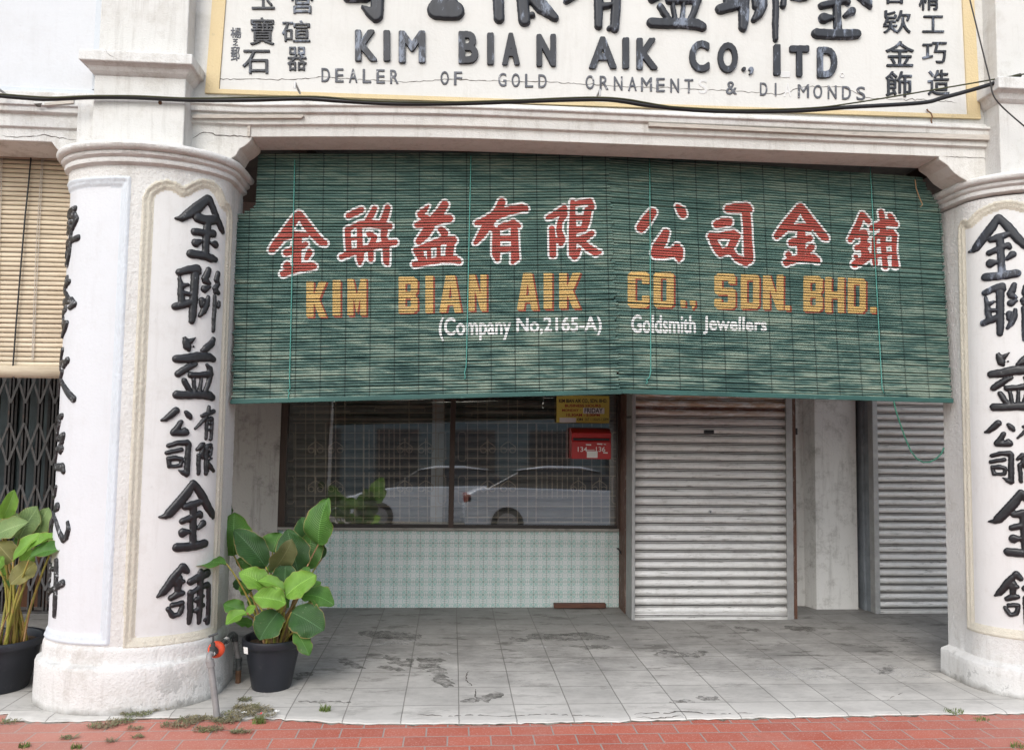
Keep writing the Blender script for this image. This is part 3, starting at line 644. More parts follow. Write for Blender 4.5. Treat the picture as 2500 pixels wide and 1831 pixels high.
SIDE = [
 (N1, [[(300,95,15),(265,115,14),(250,150,12)],[(245,160,10),(298,150,17),(310,178,18),(290,230,14),(270,270,12),(240,290,10)],[(262,170,10),(262,275,10)],[(240,205,9),(290,198,8)],[(235,242,9),(280,236,8)],[(322,320,17),(290,335,14),(255,350,14),(225,370,10)],[(272,285,10),(265,350,13),(255,450,15),(240,525,17),(222,518,8)],[(228,370,12),(215,430,10),(205,500,8)],[(232,440,15),(228,472,12)]]),
 (N1, [[(240,630,13),(235,690,14)],[(255,660,13),(225,700,14),(203,740,12)],[(205,640,10),(200,690,10)],[(215,720,12),(240,768,12),(252,795,10)],[(180,835,10),(220,815,16),(270,805,18),(295,835,17),(260,865,12)],[(190,840,12),(178,900,12),(175,960,8)],[(228,872,15),(203,900,14),(195,930,15),(212,952,10)],[(183,1065,17),(180,1010,14),(205,985,15),(237,985,15),(225,1030,14),(205,1075,16),(185,1085,10)]]),
 (N1, [[(165,1210,11),(155,1260,11),(145,1320,8)],[(205,1190,14),(195,1260,14),(175,1340,12)],[(242,1270,17),(215,1315,14)],[(180,1290,11),(232,1283,14)],[(202,1360,14),(190,1420,13),(215,1470,14),(250,1530,18),(287,1570,20)],[(165,1400,13),(155,1470,13),(140,1540,10),(132,1590,8)],[(150,1350,11),(145,1420,10)],[(185,1440,10),(170,1530,8)]]),
 (N2, [[(190,110,15),(150,130,12),(122,152,10)],[(175,150,13),(165,210,11),(158,275,10)],[(130,170,11),(124,265,10)],[(160,285,11),(200,255,17),(195,300,12),(180,330,14)],[(150,350,8),(188,352,17),(180,378,11)],[(157,370,11),(145,475,10)],[(122,350,10),(118,465,11)],[(100,512,12),(150,490,17),(193,490,20),(203,522,14)]]),
 (N2, [[(148,640,11),(140,690,15),(122,718,10)],[(100,660,9),(94,725,11)],[(157,785,21),(140,812,10)],[(106,740,11),(100,820,11),(97,905,9)],[(110,960,15),(99,985,8),(125,910,8),(130,860,8)],[(130,825,11),(150,900,11),(175,980,13),(200,1032,17),(225,1012,16),(240,950,13),(234,898,8)]]),
 (N2, [[(150,1190,14),(150,1290,15),(145,1400,13),(140,1500,15),(136,1600,12)],[(193,1357,21),(150,1385,14),(92,1432,12)],[(75,1210,11),(74,1400,12),(70,1518,8)],[(110,1220,11),(104,1335,11)],[(122,1250,13)],[(90,1330,9),(100,1385,9)]])]
for f, st in SIDE:
    S_ = []
    for q in st:
        o = []
        for x, y, r in q:
            px, py = f(x, y); u, z = pier_uv(LX, px, py); z2 = pier_uv(LX, *f(x, y+4))[1]; u2 = pier_uv(LX, *f(x+6, y))[0]
            o.append((max(u, -.60), z, 1.35*r*(abs(z2-z)/4*.72+min(abs(u2-u)/6, abs(z2-z)/2)*.28)))
        S_.append(o)
    relief(LX, S_, mapper(LX), 'raised_character', MAT['old_black'], pl, H=.017, wd=.012, res=.0045)
def crack_on(path3, name='crack', parent=None, wd=.0028, nrm=(0,-1,0), seed=0, out=.0012):
    """a thin jagged dark line lying on a surface"""
    r = np.random.default_rng(seed+3); P = [np.array(p, float) for p in path3]; Q = []
    for a, c in zip(P[:-1], P[1:]):
        L = np.linalg.norm(c-a); m = max(2, int(L/.018))
        for k in range(m):
            t = k/m; j = r.standard_normal(3)*.0028*(1 if k else .3); j[1] = 0; Q.append(a+(c-a)*t+j)
    Q.append(P[-1]); Q = np.array(Q); up = np.array([0,0,1.0]); nrm = np.array(nrm, float); vs = []; fs = []
    for i, q in enumerate(Q):
        t = Q[min(i+1, len(Q)-1)]-Q[max(i-1, 0)]; s = np.cross(nrm, t); s /= (np.linalg.norm(s)+1e-9)
        ww = wd*(.35+.9*r.random())*min(1, .25+min(i, len(Q)-1-i)*.3)
        vs += [q+s*ww/2+nrm*out, q-s*ww/2+nrm*out]
        if i: fs.append((2*i-2, 2*i-1, 2*i+1, 2*i))
    return MB().add(vs, fs).build(name, MAT['crack'], parent)
# ------------------------------------------------------------------ beam, corbels, sign wall above the opening
YB = .14
beam = thing('beam', (1.7, .25, 3.22), 'cream stepped beam over the opening, above the green blinds', 'beam')
sec = [(YB,3.215),(YB,3.276),(YB-.022,3.281),(YB-.022,3.340),(YB-.040,3.346),(YB-.042,3.376),(YB-.056,3.382),(YB-.056,3.393),(YB-.02,3.412),(YB-.012,3.43),(.37,3.43),(.37,3.215)]
MB().extrude_yz(sec, -.74, 4.20, 40, dz).build('fascia', MAT['beam'], beam, bevel=.004)
cL = [(-.366,3.222),(-.368,3.200),(-.379,3.184),(-.405,3.160),(-.432,3.143),(-.446,3.118),(-.455,3.098),(-.475,3.086),(-.50,3.045),(-.72,3.045),(-.72,3.222)]
MB().extrude_xz(cL, YB+.001, .368).build('corbel', MAT['beam'], beam, bevel=.005)
cR = [(3.845,3.272),(3.850,3.246),(3.87,3.232),(3.905,3.21),(3.925,3.185),(3.95,3.16),(3.99,3.135),(4.02,3.12),(4.05,3.08),(4.25,3.08),(4.25,3.272)]
MB().extrude_xz(cR, YB+.001, .368).build('corbel', MAT['beam'], beam, bevel=.005)
k18 = crop(0, 0, 1.805); k18r = crop(1250, 0, 1.805); k7 = crop(0, 0, 1927/560)
p0, p1 = at(*k18(850,517), YB-.03), at(*k18(1340,517), YB-.03)
MB().extrude_xz([(p0[0],p0[2]-.010),(p1[0]-.015,p1[2]-.010),(p1[0],p1[2]+.004),(p1[0]-.005,p1[2]+.010),(p0[0],p0[2]+.010)], YB-.042, YB-.021).build('batten', MAT['batten'], beam)
q0, q1, q2 = at(*k18r(600,552), YB-.03), at(*k18r(1500,592), YB-.03), at(*k18r(2140,612), YB-.03)
MB().extrude_xz([(q0[0],q0[2]-.012),(q1[0],q1[2]-.013),(q2[0]-.04,q2[2]-.016),(q2[0]-.04,q2[2]+.016),(q1[0],q1[2]+.009),(q0[0],q0[2]+.010)], YB-.046, YB-.021).build('batten', MAT['batten'], beam)
a = at(*k18(1098,575), YB-.01); MB().box(a[0]-.010, YB-.012, a[2]-.036, a[0]+.006, YB-.001, a[2]+.036).build('nailed_strip', MAT['batten'], beam)
crack_on([at(*k18(x, y), YB) for x, y in ((850,612),(880,590),(915,585),(950,597),(1000,598),(1090,603))], parent=beam, wd=.0055, seed=1)
crack_on([at(*k18r(x, y), YB) for x, y in ((1910,692),(2000,693),(2080,698),(2110,715),(2130,745))], parent=beam, seed=2)
a = at(*k18r(1130,338*1.0), YB)
sign = thing('shop_sign', (1.7, YB, 3.44), 'cream plaster shop sign in a tan border with raised black lettering', 'sign')
YS = YB - .004
fl, fr_, fz0, fz1 = -.640, 4.120, 3.462, 5.6
def dzs(x): return .05*(x+.64)/4.76
MB().add([(-.56,YS,3.487+dzs(-.56)),(4.036,YS,3.492+dzs(4.036)),(3.99,YS,5.6),(-.49,YS,5.6)], [(0,1,2,3)]).build('panel', MAT['sign'], sign)
def strip(pts0, pts1, y0, y1, name, mat, parent):   # a raised border strip between two edges
    n = len(pts0); vs = []
    for (a, c) in zip(pts0, pts1): vs += [(a[0],y0,a[1]),(c[0],y0,c[1]),(a[0],y1,a[1]),(c[0],y1,c[1])]
    fs = []
    for i in range(n-1):
        o = 4*i; fs += [(o,o+4,o+5,o+1),(o,o+2,o+6,o+4),(o+1,o+5,o+7,o+3)]
    return MB().add(vs, fs).build(name, mat, parent)
strip([(-.640,3.462),(-.565,5.6)], [(-.562,3.486),(-.487,5.6)], YS-.010, YB+.01, 'border', MAT['border'], sign)
strip([(4.118,3.512),(4.055,5.6)], [(4.034,3.54),(3.985,5.6)], YS-.010, YB+.01, 'border', MAT['border'], sign)
xs_ = np.linspace(-.640, 4.118, 14)
strip([(x, 3.462+dzs(x)) for x in xs_], [(x, 3.487+dzs(x)) for x in xs_], YS-.012, YB+.01, 'border', MAT['border'], sign)
YSL = YS - .0002
def letter(ch, f, x0, y0, x1, y1, m='blue_black', depth=.018, bold=.050, nm='raised_letter'):
    bl, br, tl = pxbox(f, x0, y0, x1, y1, YSL); H = tl[2]-bl[2]; off = bold*H; P, F, E = font_flat(ch)
    A = bl+np.array([off,0,off]); ex = (br-bl)-np.array([2*off,0,0]); ez = (tl-bl)-np.array([0,0,2*off])
    Q = np.array([(A+ex*p[0]+ez*p[1])[[0,2]] for p in P]); segs = [(*Q[a], *Q[c]) for a, c in E]
    lo, hi = Q.min(0)-off-.01, Q.max(0)+off+.01; res = max(.0024, H/95)
    X, Y = np.meshgrid(np.arange(lo[0], hi[0], res), np.arange(lo[1], hi[1], res)); D = sd_segs(segs, X, Y)-off
    pts, faces = contour(X, Y, D); n = len(pts)
    top = [(x, YS-depth+(.25*depth if d > -.0005 else 0), z) for x, z, d in pts]; vs = top; fs = list(faces)
    cnt = {}
    for fc in faces:
        for a, c in zip(fc, fc[1:]+fc[:1]): cnt[(a, c)] = cnt.get((a, c), 0)+1
    base = {}
    for (a, c) in cnt:
        if (c, a) not in cnt:
            for v in (a, c):
                if v not in base: base[v] = len(vs); vs.append((top[v][0], YS+.001, top[v][2]))
            fs.append((c, a, base[a], base[c]))
    me = bpy.data.meshes.new(nm); me.from_pydata(vs, [], fs); me.validate()
    return link(nm, me, MAT[m], sign, smooth=True)
for ch, x0, x1, y0, y1 in (('K',1565,1662,137,275),('I',1690,1720,139,275),('M',1757,1875,141,282),('B',2020,2108,143,285),('I',2146,2176,150,290),('A',2212,2290,150,292)): letter(ch, k18, x0, y0, x1, y1)
for ch, x0, x1, y0, y1 in (('N',107,193,156,298),('A',338,460,167,308),('I',485,515,171,308),('K',547,640,173,312),('C',779,869,184,323),('O',904,993,192,326),('.',1010,1028,300,318),(',',1040,1062,300,334),('I',1150,1180,201,337),('T',1220,1306,206,343),('D',1342,1430,212,348)): letter(ch, k18r, x0, y0, x1, y1)
letter('-', k18r, 1182, 318, 1224, 344, 'ghost', .004, .0); letter('o', k18r, 1444, 322, 1464, 345, 'ghost', .004, .0)
W = dict(m='grey_letter', depth=.006, bold=.014, nm='raised_letter')
def spaced(txt, f, x0, y0, x1, y1, yslope=0, faint=()):
    n = len(txt); wd = (x1-x0)/n
    for i, ch in enumerate(txt):
        if ch == ' ': continue
        k = .62 if ch not in 'IMW' else (.14 if ch == 'I' else .78); c = x0+wd*(i+.5); d = yslope*i
        o = letter(ch, f, c-wd*k/2, y0+d, c+wd*k/2, y1+d, **{**W, 'm': 'ghost' if i in faint else 'grey_letter', 'depth': .003 if i in faint else .006})
spaced('DEALER', k18, 1405, 302, 1768, 364, 1.6); spaced('OF', k18, 1930, 316, 2048, 376, 2); spaced('GOLD', k18, 2184, 324, 2420, 384, 2)
spaced('ORNAMENTS', k18r, 312, 334, 872, 396, 2.4, (8,)); letter('&', k18r, 942, 361, 990, 419, **W); spaced('DIA', k18r, 1082, 366, 1240, 424, 2, (2,)); spaced('MONDS', k18r, 1252, 374, 1568, 434, 2.5)
sm = crop(540, 0, 8.26); smr = crop(2120, 0, 5.508)
for ch, f, x0, y0, x1, y1 in (('玉',sm,620,-250,1085,205),('寶',sm,585,370,1075,925),('石',sm,430,1020,985,1500),('營',sm,1395,-290,1860,290),('碹',sm,1225,430,1800,862),('器',sm,1335,960,1730,1440),
        ('各',smr,180,-240,520,62),('欵',smr,195,150,565,460),('金',smr,225,560,610,905),('飾',smr,225,965,580,1310),('精',smr,675,-200,945,148),('工',smr,720,220,1012,448),('巧',smr,720,575,1048,858),('造',smr,795,945,1085,1290)):
    letter(ch, f, x0, y0, x1, y1, 'blue_black', .010, .010, 'raised_character')
for ch, x0, y0, x1, y1 in (('楊',190,565,405,780),('芝',235,785,345,930),('郵',195,945,375,1240)): letter(ch, sm, x0, y0, x1, y1, 'grey_letter', .004, .012, 'raised_character')
for ch, x0, x1, yb, h in (('司',826,938,56,190),('公',1012,1138,51,170),('限',1187,1368,67,200),('有',1374,1532,80,205),('益',1570,1727,76,185),('聯',1744,1920,102,215),('釒',1927,2131,99,190)):
    st, asp, _ = NORM[ch]; c = at((x0+x1)/2, yb-h/2, YS); p = at(x0, yb-h/2, YS); q = at(x1, yb-h/2, YS); H = abs(at((x0+x1)/2, yb, YS)[2]-at((x0+x1)/2, yb-h, YS)[2]); sx = (q[0]-p[0])/(asp*H)
    relief(0, place(st, c[0], c[2], H, sx), lambda x, z, h: (x, YS-h+.0005, z), 'raised_character', MAT['blue_black'], sign, H=.028, wd=.012, res=.006)
crack_on([at(*k18(x, y), YS) for x, y in ((895,332),(960,348),(1100,350),(1300,352),(1420,340),(1560,352),(1700,358),(1790,365),(1880,358),(1960,350),(2256,362))], parent=sign, wd=.004, seed=4)
crack_on([at(*k18r(x, y), YS) for x, y in ((0,362),(160,362),(300,372),(480,382),(700,390),(900,400),(1080,410),(1180,418),(1300,382),(1450,385),(1560,432),(1660,440),(1800,440),(1960,455))], parent=sign, wd=.004, seed=5)
hk = [at(*k18r(x, y), YS-.012) for x, y in ((1828,482),(1834,492),(1846,500),(1852,516),(1847,532),(1850,545))]
MB().tube(hk, .005, 6).build('hook', MAT['rusty'], sign)
up = thing('upper_wall', (1.7, .3, 3.43), 'cream rendered wall of the upper storey around the shop sign', 'wall')
MB().box(-.75,YB+.002,3.43,4.3,.37,5.8).build('wall_face', MAT['shop_white'], up)
# ------------------------------------------------------------------ square pilasters standing on the piers
def pilaster(x0, x1, zt, label, loc, capx0, capx1, z_lo, z_sl, z_top, mat):
    e = thing('pilaster', loc, label, 'pilaster', 'square pilasters above the round pillars')
    MB().box(x0,0,zt,x1,.36,z_lo+.01).build('shaft', mat, e, bevel=.006)
    cap_poly = [(0,z_lo-.004),(-.012,z_lo+.004),(-.026,z_lo+.016),(-.040,z_sl-.012),(-.052,z_sl-.003),(-.070,z_sl),(-.078,z_sl+.004),(-.078,z_top-.006),(-.07,z_top),(.0,z_top+.004)]
    b = MB(); vs = []; fs = []; m = len(cap_poly)
    for o, z in cap_poly:
        vs += [(x0+o*.72, o, z), (x1-o*.72, o, z), (x1-o*.72, .2, z), (x0+o*.72, .2, z)]
    for i in range(m-1):
        for k in range(4): fs.append((4*i+k, 4*i+(k+1) % 4, 4*i+4+(k+1) % 4, 4*i+4+k))
    fs += [(3,2,1,0), tuple(4*(m-1)+k for k in range(4))]
    b.add(vs, fs).build('cap', MAT['nb_beam'], e, bevel=.004)
    MB().box(x0+.008,.018,z_top,x1-.006,.36,5.8).build('upper_shaft', mat, e, bevel=.006)
    return e
pil = pilaster(-1.210, -.708, 3.06, 'square white pilaster with a moulded cap, standing on the whole round pillar', (-.96,.15,3.07), 0, 0, 3.487, 3.535, 3.600, MAT['shop_white'])
pil2 = pilaster(4.150, 4.75, 3.10, 'square white pilaster with a moulded cap at the right edge of the picture', (4.4,.15,3.1), 0, 0, 3.565, 3.622, 3.70, MAT['shop_white'])
crack_on([at(*k7(x, y), -.0785) for x, y in ((885,410),(900,450),(930,475),(965,493))], parent=pil, seed=6, wd=.002)
crack_on([(p[0], YB-.001, p[2]) for p in [at(*k7(x, y), YB) for x, y in ((1625,30),(1620,180),(1612,300),(1612,400))]], parent=up, seed=7, wd=.003)
crack_on([(p[0], YB-.001, p[2]) for p in [at(*k7(x, y), YB) for x, y in ((1690,640),(1655,660),(1640,700),(1608,730),(1606,800))]], parent=up, seed=8, wd=.0035)
a = at(*k7(1345,865), -.004); MB().lathe([(.0,-.012),(.008,-.008),(.011,0),(.008,.009),(.0,.012)], (a[0], -.004, a[2]), 10).build('rusty_bolt', MAT['rusty'], pil)
# ------------------------------------------------------------------ neighbour's bay on the left
nb = thing('upper_wall', (-3, .2, 3.4), 'cool white upper wall of the neighbouring house at top left', 'wall')
MB().box(-6,.10,3.437,-1.205,.37,5.8).build('wall_face', MAT['nb_panel'], nb)
MB().box(-6,.092,3.402,-1.208,.37,3.436).build('blue_band', MAT['nb_mould'], nb, bevel=.003)
MB().box(-1.262,.086,3.437,-1.206,.37,5.8).build('blue_band', MAT['nb_mould'], nb, bevel=.003)
nbb = thing('beam', (-3, .25, 3.13), 'weathered white beam of the neighbouring house above the tan blind', 'beam')
sec = [(.115,3.130),(.115,3.202),(.097,3.208),(.097,3.280),(.072,3.288),(.072,3.318),(.060,3.322),(.060,3.400),(.37,3.400),(.37,3.115)]
MB().extrude_yz(sec, -6, -1.318, 12).build('fascia', MAT['nb_beam'], nbb, bevel=.004)
MB().box(-1.318,.055,3.05,-1.209,.36,3.400).build('end_block', MAT['nb_beam'], nbb, bevel=.004)
cN = [(-1.483,3.135),(-1.470,3.118),(-1.452,3.095),(-1.440,3.082),(-1.41,3.068),(-1.38,3.05),(-1.25,3.05),(-1.25,3.135)]
MB().extrude_xz(cN, .1145, .368).build('corbel', MAT['nb_beam'], nbb)
crack_on([at(*k7(x, y), .115) for x, y in ((20,1140),(120,1155),(250,1150),(370,1132),(430,1150),(530,1160),(600,1180),(655,1190))], parent=nbb, wd=.0045, seed=9)
a, c = at(*k7(375,878), .055), at(*k7(620,850), .055)
MB().add([(a[0],.052,a[2]-.008),(c[0],.052,c[2]-.014),(c[0],.052,c[2]+.012),(a[0],.052,a[2]+.006),(a[0],.062,a[2]-.008),(c[0],.062,c[2]-.014),(c[0],.062,c[2]+.012),(a[0],.062,a[2]+.006)],
         [(0,1,2,3),(7,6,5,4),(0,4,5,1),(1,5,6,2),(2,6,7,3),(3,7,4,0)]).build('batten', MAT['batten'], nbb)
a = at(*k7(330,890), .055); MB().add([(a[0]-.03,.05,a[2]+.008),(a[0]+.02,.045,a[2]+.012),(a[0]+.01,.05,a[2]-.012),(a[0]-.012,.056,a[2]-.006)],[(0,1,2,3)]).build('broken_flake', MAT['crack'], nbb)
# ------------------------------------------------------------------ ceiling of the walkway
ce = thing('walkway_ceiling', (1, 1.4, 3.45), 'dim plastered ceiling of the covered walkway behind the beam', 'ceiling')
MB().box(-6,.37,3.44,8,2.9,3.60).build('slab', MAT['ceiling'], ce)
for x in (-3.2,-.2,.9,2.4,4.2): MB().box(x-.05,.37,3.34,x+.05,2.6,3.44).build('joist', MAT['brown_wood'], ce)
# ------------------------------------------------------------------ painted bamboo blinds
NS = 88
class Blind:
    def __init__(s, TL, TR, BL, BR): s.c = [np.array(q, float) for q in (TL, TR, BL, BR)]; s.fwd = .011 if TL[0] < 0 else 0.0; r = np.random.default_rng(int(abs(TL[0])*100)+9); s.yj = .0012*r.standard_normal(NS+1); s.zj = .0010*r.standard_normal(NS+1); s.tl = .0014*r.standard_normal(NS+1)
    def ysurf(s, x, z):
        return .356 - s.fwd + .062*(z-1.7)/1.5 + .010*math.sin(x*2.1+.4)*math.sin((z-1.7)*2.2) + .004*math.sin(x*6.3+z*2)
    def edges(s, x):
        TL, TR, BL, BR = s.c
        zt = TL[1]+(TR[1]-TL[1])*(x-TL[0])/(TR[0]-TL[0]); zb = BL[1]+(BR[1]-BL[1])*(x-BL[0])/(BR[0]-BL[0]); return zt, zb
    def z(s, x, v, row=None):
        zt, zb = s.edges(x); row = min(NS, int(v+1e-6)) if row is None else row
        return zt-(zt-zb)*v/NS + s.zj[row] + s.tl[row]*(x-.5*(s.c[0][0]+s.c[1][0])) + .0016*math.sin(x*3.1+row*.9)*math.sin(row*1.7)
TS = [0.0, .08, .30, .58, .80]; YO = [.0070, .0005, -.0036, -.0040, .0004]
def slat_lines(v0, v1):
    vs = []; yo = []; gap = []
    for r in range(v0, v1):
        for t, y in zip(TS, YO): vs.append(r+t); yo.append(y); gap.append(t == 0.0 or t == .80)
    return vs, yo, gap
def make_blind(name, q, label, xl, xr, notch=None):
    bl = Blind(*q); e = thing(name, (float((q[2][0]+q[3][0])/2), .36, float(q[2][1])), label, 'blind', 'green painted bamboo blinds')
    b = MB(); nx = 34; r = np.random.default_rng(int(abs(q[0][0])*100)+5)
    for row in range(NS):
        x0 = xl(row/NS) + .004*r.standard_normal(); x1 = xr(row/NS) + (.009 if q[0][0] < 0 else .004)*r.standard_normal()
        if notch: x0 = max(x0, notch(row/NS))
        xs = np.linspace(x0, x1, nx); vs = []; fs = []; ts = TS + [.85, 1.20]; ys = YO + [.0060, .0125]
        for t, yo in zip(ts, ys):
            for x in xs:
                z = bl.z(x, row+t, row); vs.append((x, bl.ysurf(x, z)+yo+bl.yj[row], z))
        for i in range(len(ts)-1):
            for k in range(nx-1): fs.append((i*nx+k, i*nx+k+1, (i+1)*nx+k+1, (i+1)*nx+k))
        b.add(vs, fs)
    me = bpy.data.meshes.new('slats'); me.from_pydata(b.v, [], b.f); link('slats', me, MAT['blind'], e, smooth='all')
    # slat tails tuck behind the next slat, shaped to keep the gaps dark
    zb0, zb1 = bl.edges(q[2][0])[1], bl.edges(q[3][0])[1]; x0, x1 = float(q[2][0])-.012, float(q[3][0])+.012
    bb = MB(); nseg = 12; vs = []; fs = []
    for k in range(nseg+1):
        x = x0+(x1-x0)*k/nseg; zz = zb0+(zb1-zb0)*k/nseg; yy = bl.ysurf(x, zz)
        vs += [(x,yy-.012,zz+.012),(x,yy+.012,zz+.012),(x,yy+.012,zz-.016),(x,yy-.012,zz-.016)]
        if k: o = 4*(k-1); fs += [(o+i, o+(i+1) % 4, o+4+(i+1) % 4, o+4+i) for i in range(4)]
    fs += [(3,2,1,0), tuple(4*nseg+i for i in range(4))]
    bb.add(vs, fs).build('bottom_bar', MAT['blind_bar'], e, bevel=.003)
    return e, bl
QL = ((-.47,3.205),(1.803,3.305),(-.474,1.668),(1.872,1.768)); QR = ((1.79,3.305),(3.90,3.225),(1.868,1.772),(4.028,1.748))
def notch(t):     # the left blind's top corner has curled away
    if t < .25: return -.392 + (.0 if t < .20 else -.11*((t-.20)/.05)**2.0)
    return -9
bL, BLD = make_blind('bamboo_blind', QL, 'green bamboo blind reading KIM BIAN AIK, next to the whole pillar', lambda t: -.512+.036*t, lambda t: 1.803+.069*t, notch)
bR, BRD = make_blind('bamboo_blind', QR, 'green bamboo blind reading CO., SDN. BHD., next to the cut off pillar', lambda t: 1.79+.078*t, lambda t: 3.90+.122*min(1, t/.14)+.012*t)
def blind_xz(bl, px, py):
    Y = .38
    for _ in range(4):
        p = at(px, py, Y); Y = bl.ysurf(p[0], p[2])
    return p[0], p[2]
def paint(bl, sdf, x0, x1, z0, z1, name, mat, parent, lift=.0008, res=.0042):
    """flat paint that follows every slat of a blind"""
    zt, zb = bl.edges((x0+x1)/2); p = (zt-zb)/NS
    r0 = max(0, int((zt-z1)/p)-3); r1 = min(NS, int((zt-z0)/p)+4)
    vs, yo, gap = slat_lines(r0, r1); xs = np.arange(x0, x1, res)
    GX = np.array([xs]*len(vs)); GZ = np.array([[bl.z(x, v) for x in xs] for v in vs])
    YO_ = np.array([[y]*len(xs) for y in yo]); D = sdf(GX, GZ)
    skip = [gap[i] for i in range(len(vs))]
    GW = np.array([[bl.ysurf(x, GZ[i, k])+yo[i]+bl.yj[min(NS, int(vs[i]+1e-6))] for k, x in enumerate(xs)] for i in range(len(vs))])
    pts, faces = contour(GX, GZ, D, skip, GW)
    out = [(x, wy-lift*.55, z) for x, z, d, wy in pts]
    me = bpy.data.meshes.new(name); me.from_pydata(out, [], faces); me.validate()
    return link(name, me, MAT[mat], parent)
def blind_glyph(bl, f, strokes, parent):
    S = []
    for s in strokes:
        o = []
        for x, y, r in s:
            px, py = f(x, y); X, Z = blind_xz(bl, px, py); X2, Z2 = blind_xz(bl, *f(x+10, y)); o.append((X, Z, r*(X2-X)/10))
        S.append(o)
    P = np.array([(x-r, z-r, x+r, z+r) for s in S for x, z, r in s]); x0, z0 = P[:,:2].min(0)-.03; x1, z1 = P[:,2:].max(0)+.03
    c = paint(bl, lambda X, Z: sd_strokes(S, X, Z), x0, x1, z0, z1, 'painted_character', 'red_text', parent, .0012)
    paint(bl, lambda X, Z: sd_strokes(S, X, Z)-.0125, x0, x1, z0, z1, 'white_outline', 'white_text', c, .0004)
G1 = crop(640,470,6.267); G2 = crop(990,470,4.512); G3 = crop(1530,480,6.836); G4 = crop(1860,480,6.267)
BG = [
 (G1, [[(560,335,52),(460,470,68),(340,640,70),(220,790,66),(150,880,52)],[(575,335,48),(680,500,66),(790,640,62),(900,755,58),(960,780,46)],[(330,690,50),(480,650,58),(620,650,52),(690,660,30)],[(540,700,75),(530,850,72),(530,1000,72),(540,1100,60)],[(375,925,55),(520,870,64),(665,795,42)],[(725,920,50),(680,1010,36)],[(385,1110,52),(350,1130,36)],[(325,1245,52),(450,1190,62),(600,1150,64),(740,1130,66),(788,1135,52)]]),
 (G1, [[(1320,360,42),(1430,310,52),(1520,270,44)],[(1310,575,48),(1400,520,30),(1480,500,54),(1650,480,64),(1850,500,66),(1955,520,44)],[(1310,600,46),(1320,800,48),(1330,900,42)],[(1490,540,40),(1495,720,44),(1495,900,48)],[(1505,900,58),(1500,1020,56),(1495,1085,30)],[(1215,990,42),(1350,930,50),(1520,890,56),(1700,830,54),(1900,790,54),(2030,765,46)],[(1330,715,28),(1460,700,26)],[(1720,250,42),(1670,350,48),(1610,430,40)],[(1640,640,46),(1725,690,42),(1660,830,46),(1665,1020,44)],[(1920,240,46),(1890,350,52),(1850,440,50)],[(1870,600,56),(1855,680,46),(1890,760,56),(1900,950,52),(1900,1060,48),(1920,1100,28)]]),
 (G2, [[(160,240,32),(210,200,30),(254,150,11)],[(170,260,34),(250,300,40)],[(432,138,44),(380,220,48),(320,280,46)],[(130,360,34),(250,330,58),(400,300,48),(488,290,38)],[(270,380,52),(210,470,52),(148,540,38)],[(390,410,34),(430,450,42),(430,495,34)],[(115,640,32),(250,590,40),(400,535,44),(525,530,44)],[(120,650,32),(165,730,32)],[(258,640,24),(262,740,24)],[(365,600,22),(365,740,24)],[(500,560,42),(485,650,46),(480,730,40)],[(165,720,36),(200,735,30)],[(102,792,34),(250,768,34),(400,740,38),(540,738,42),(588,762,32)],[(175,640,24),(185,720,22)]]),
 (G2, [[(1060,110,42),(1030,190,48),(960,290,48),(890,380,52),(830,480,42),(768,560,22)],[(785,340,28),(900,300,42),(1020,240,56),(1150,200,46),(1280,175,46),(1320,182,36)],[(1000,430,42),(998,560,46),(998,680,46),(1012,740,28)],[(1050,385,36),(1190,345,42),(1245,370,28)],[(1198,420,42),(1205,600,42),(1208,720,48),(1180,772,22)],[(1050,512,30),(1180,508,32)],[(1050,632,28),(1180,620,28)],[(960,400,34)]]),
 (G2, [[(1570,280,26),(1660,240,38),(1748,182,38)],[(1750,240,38),(1700,330,28),(1690,420,32),(1722,520,42),(1710,570,28)],[(1612,400,32),(1620,550,38),(1622,690,38)],[(1640,530,34),(1720,530,34)],[(1840,110,28),(1840,250,34),(1840,400,42),(1840,550,42),(1840,680,42),(1862,720,28)],[(1860,132,28),(1960,112,34),(2030,100,32),(2050,162,34)],[(2010,200,42),(1990,320,42),(1965,400,36)],[(1860,278,30),(1980,278,32)],[(1840,420,42),(1960,405,36)],[(2050,452,32),(1980,500,38),(1900,530,42)],[(1930,540,38),(2010,610,42),(2090,660,42),(2140,662,22)],[(1880,690,36),(1915,625,20)]])]
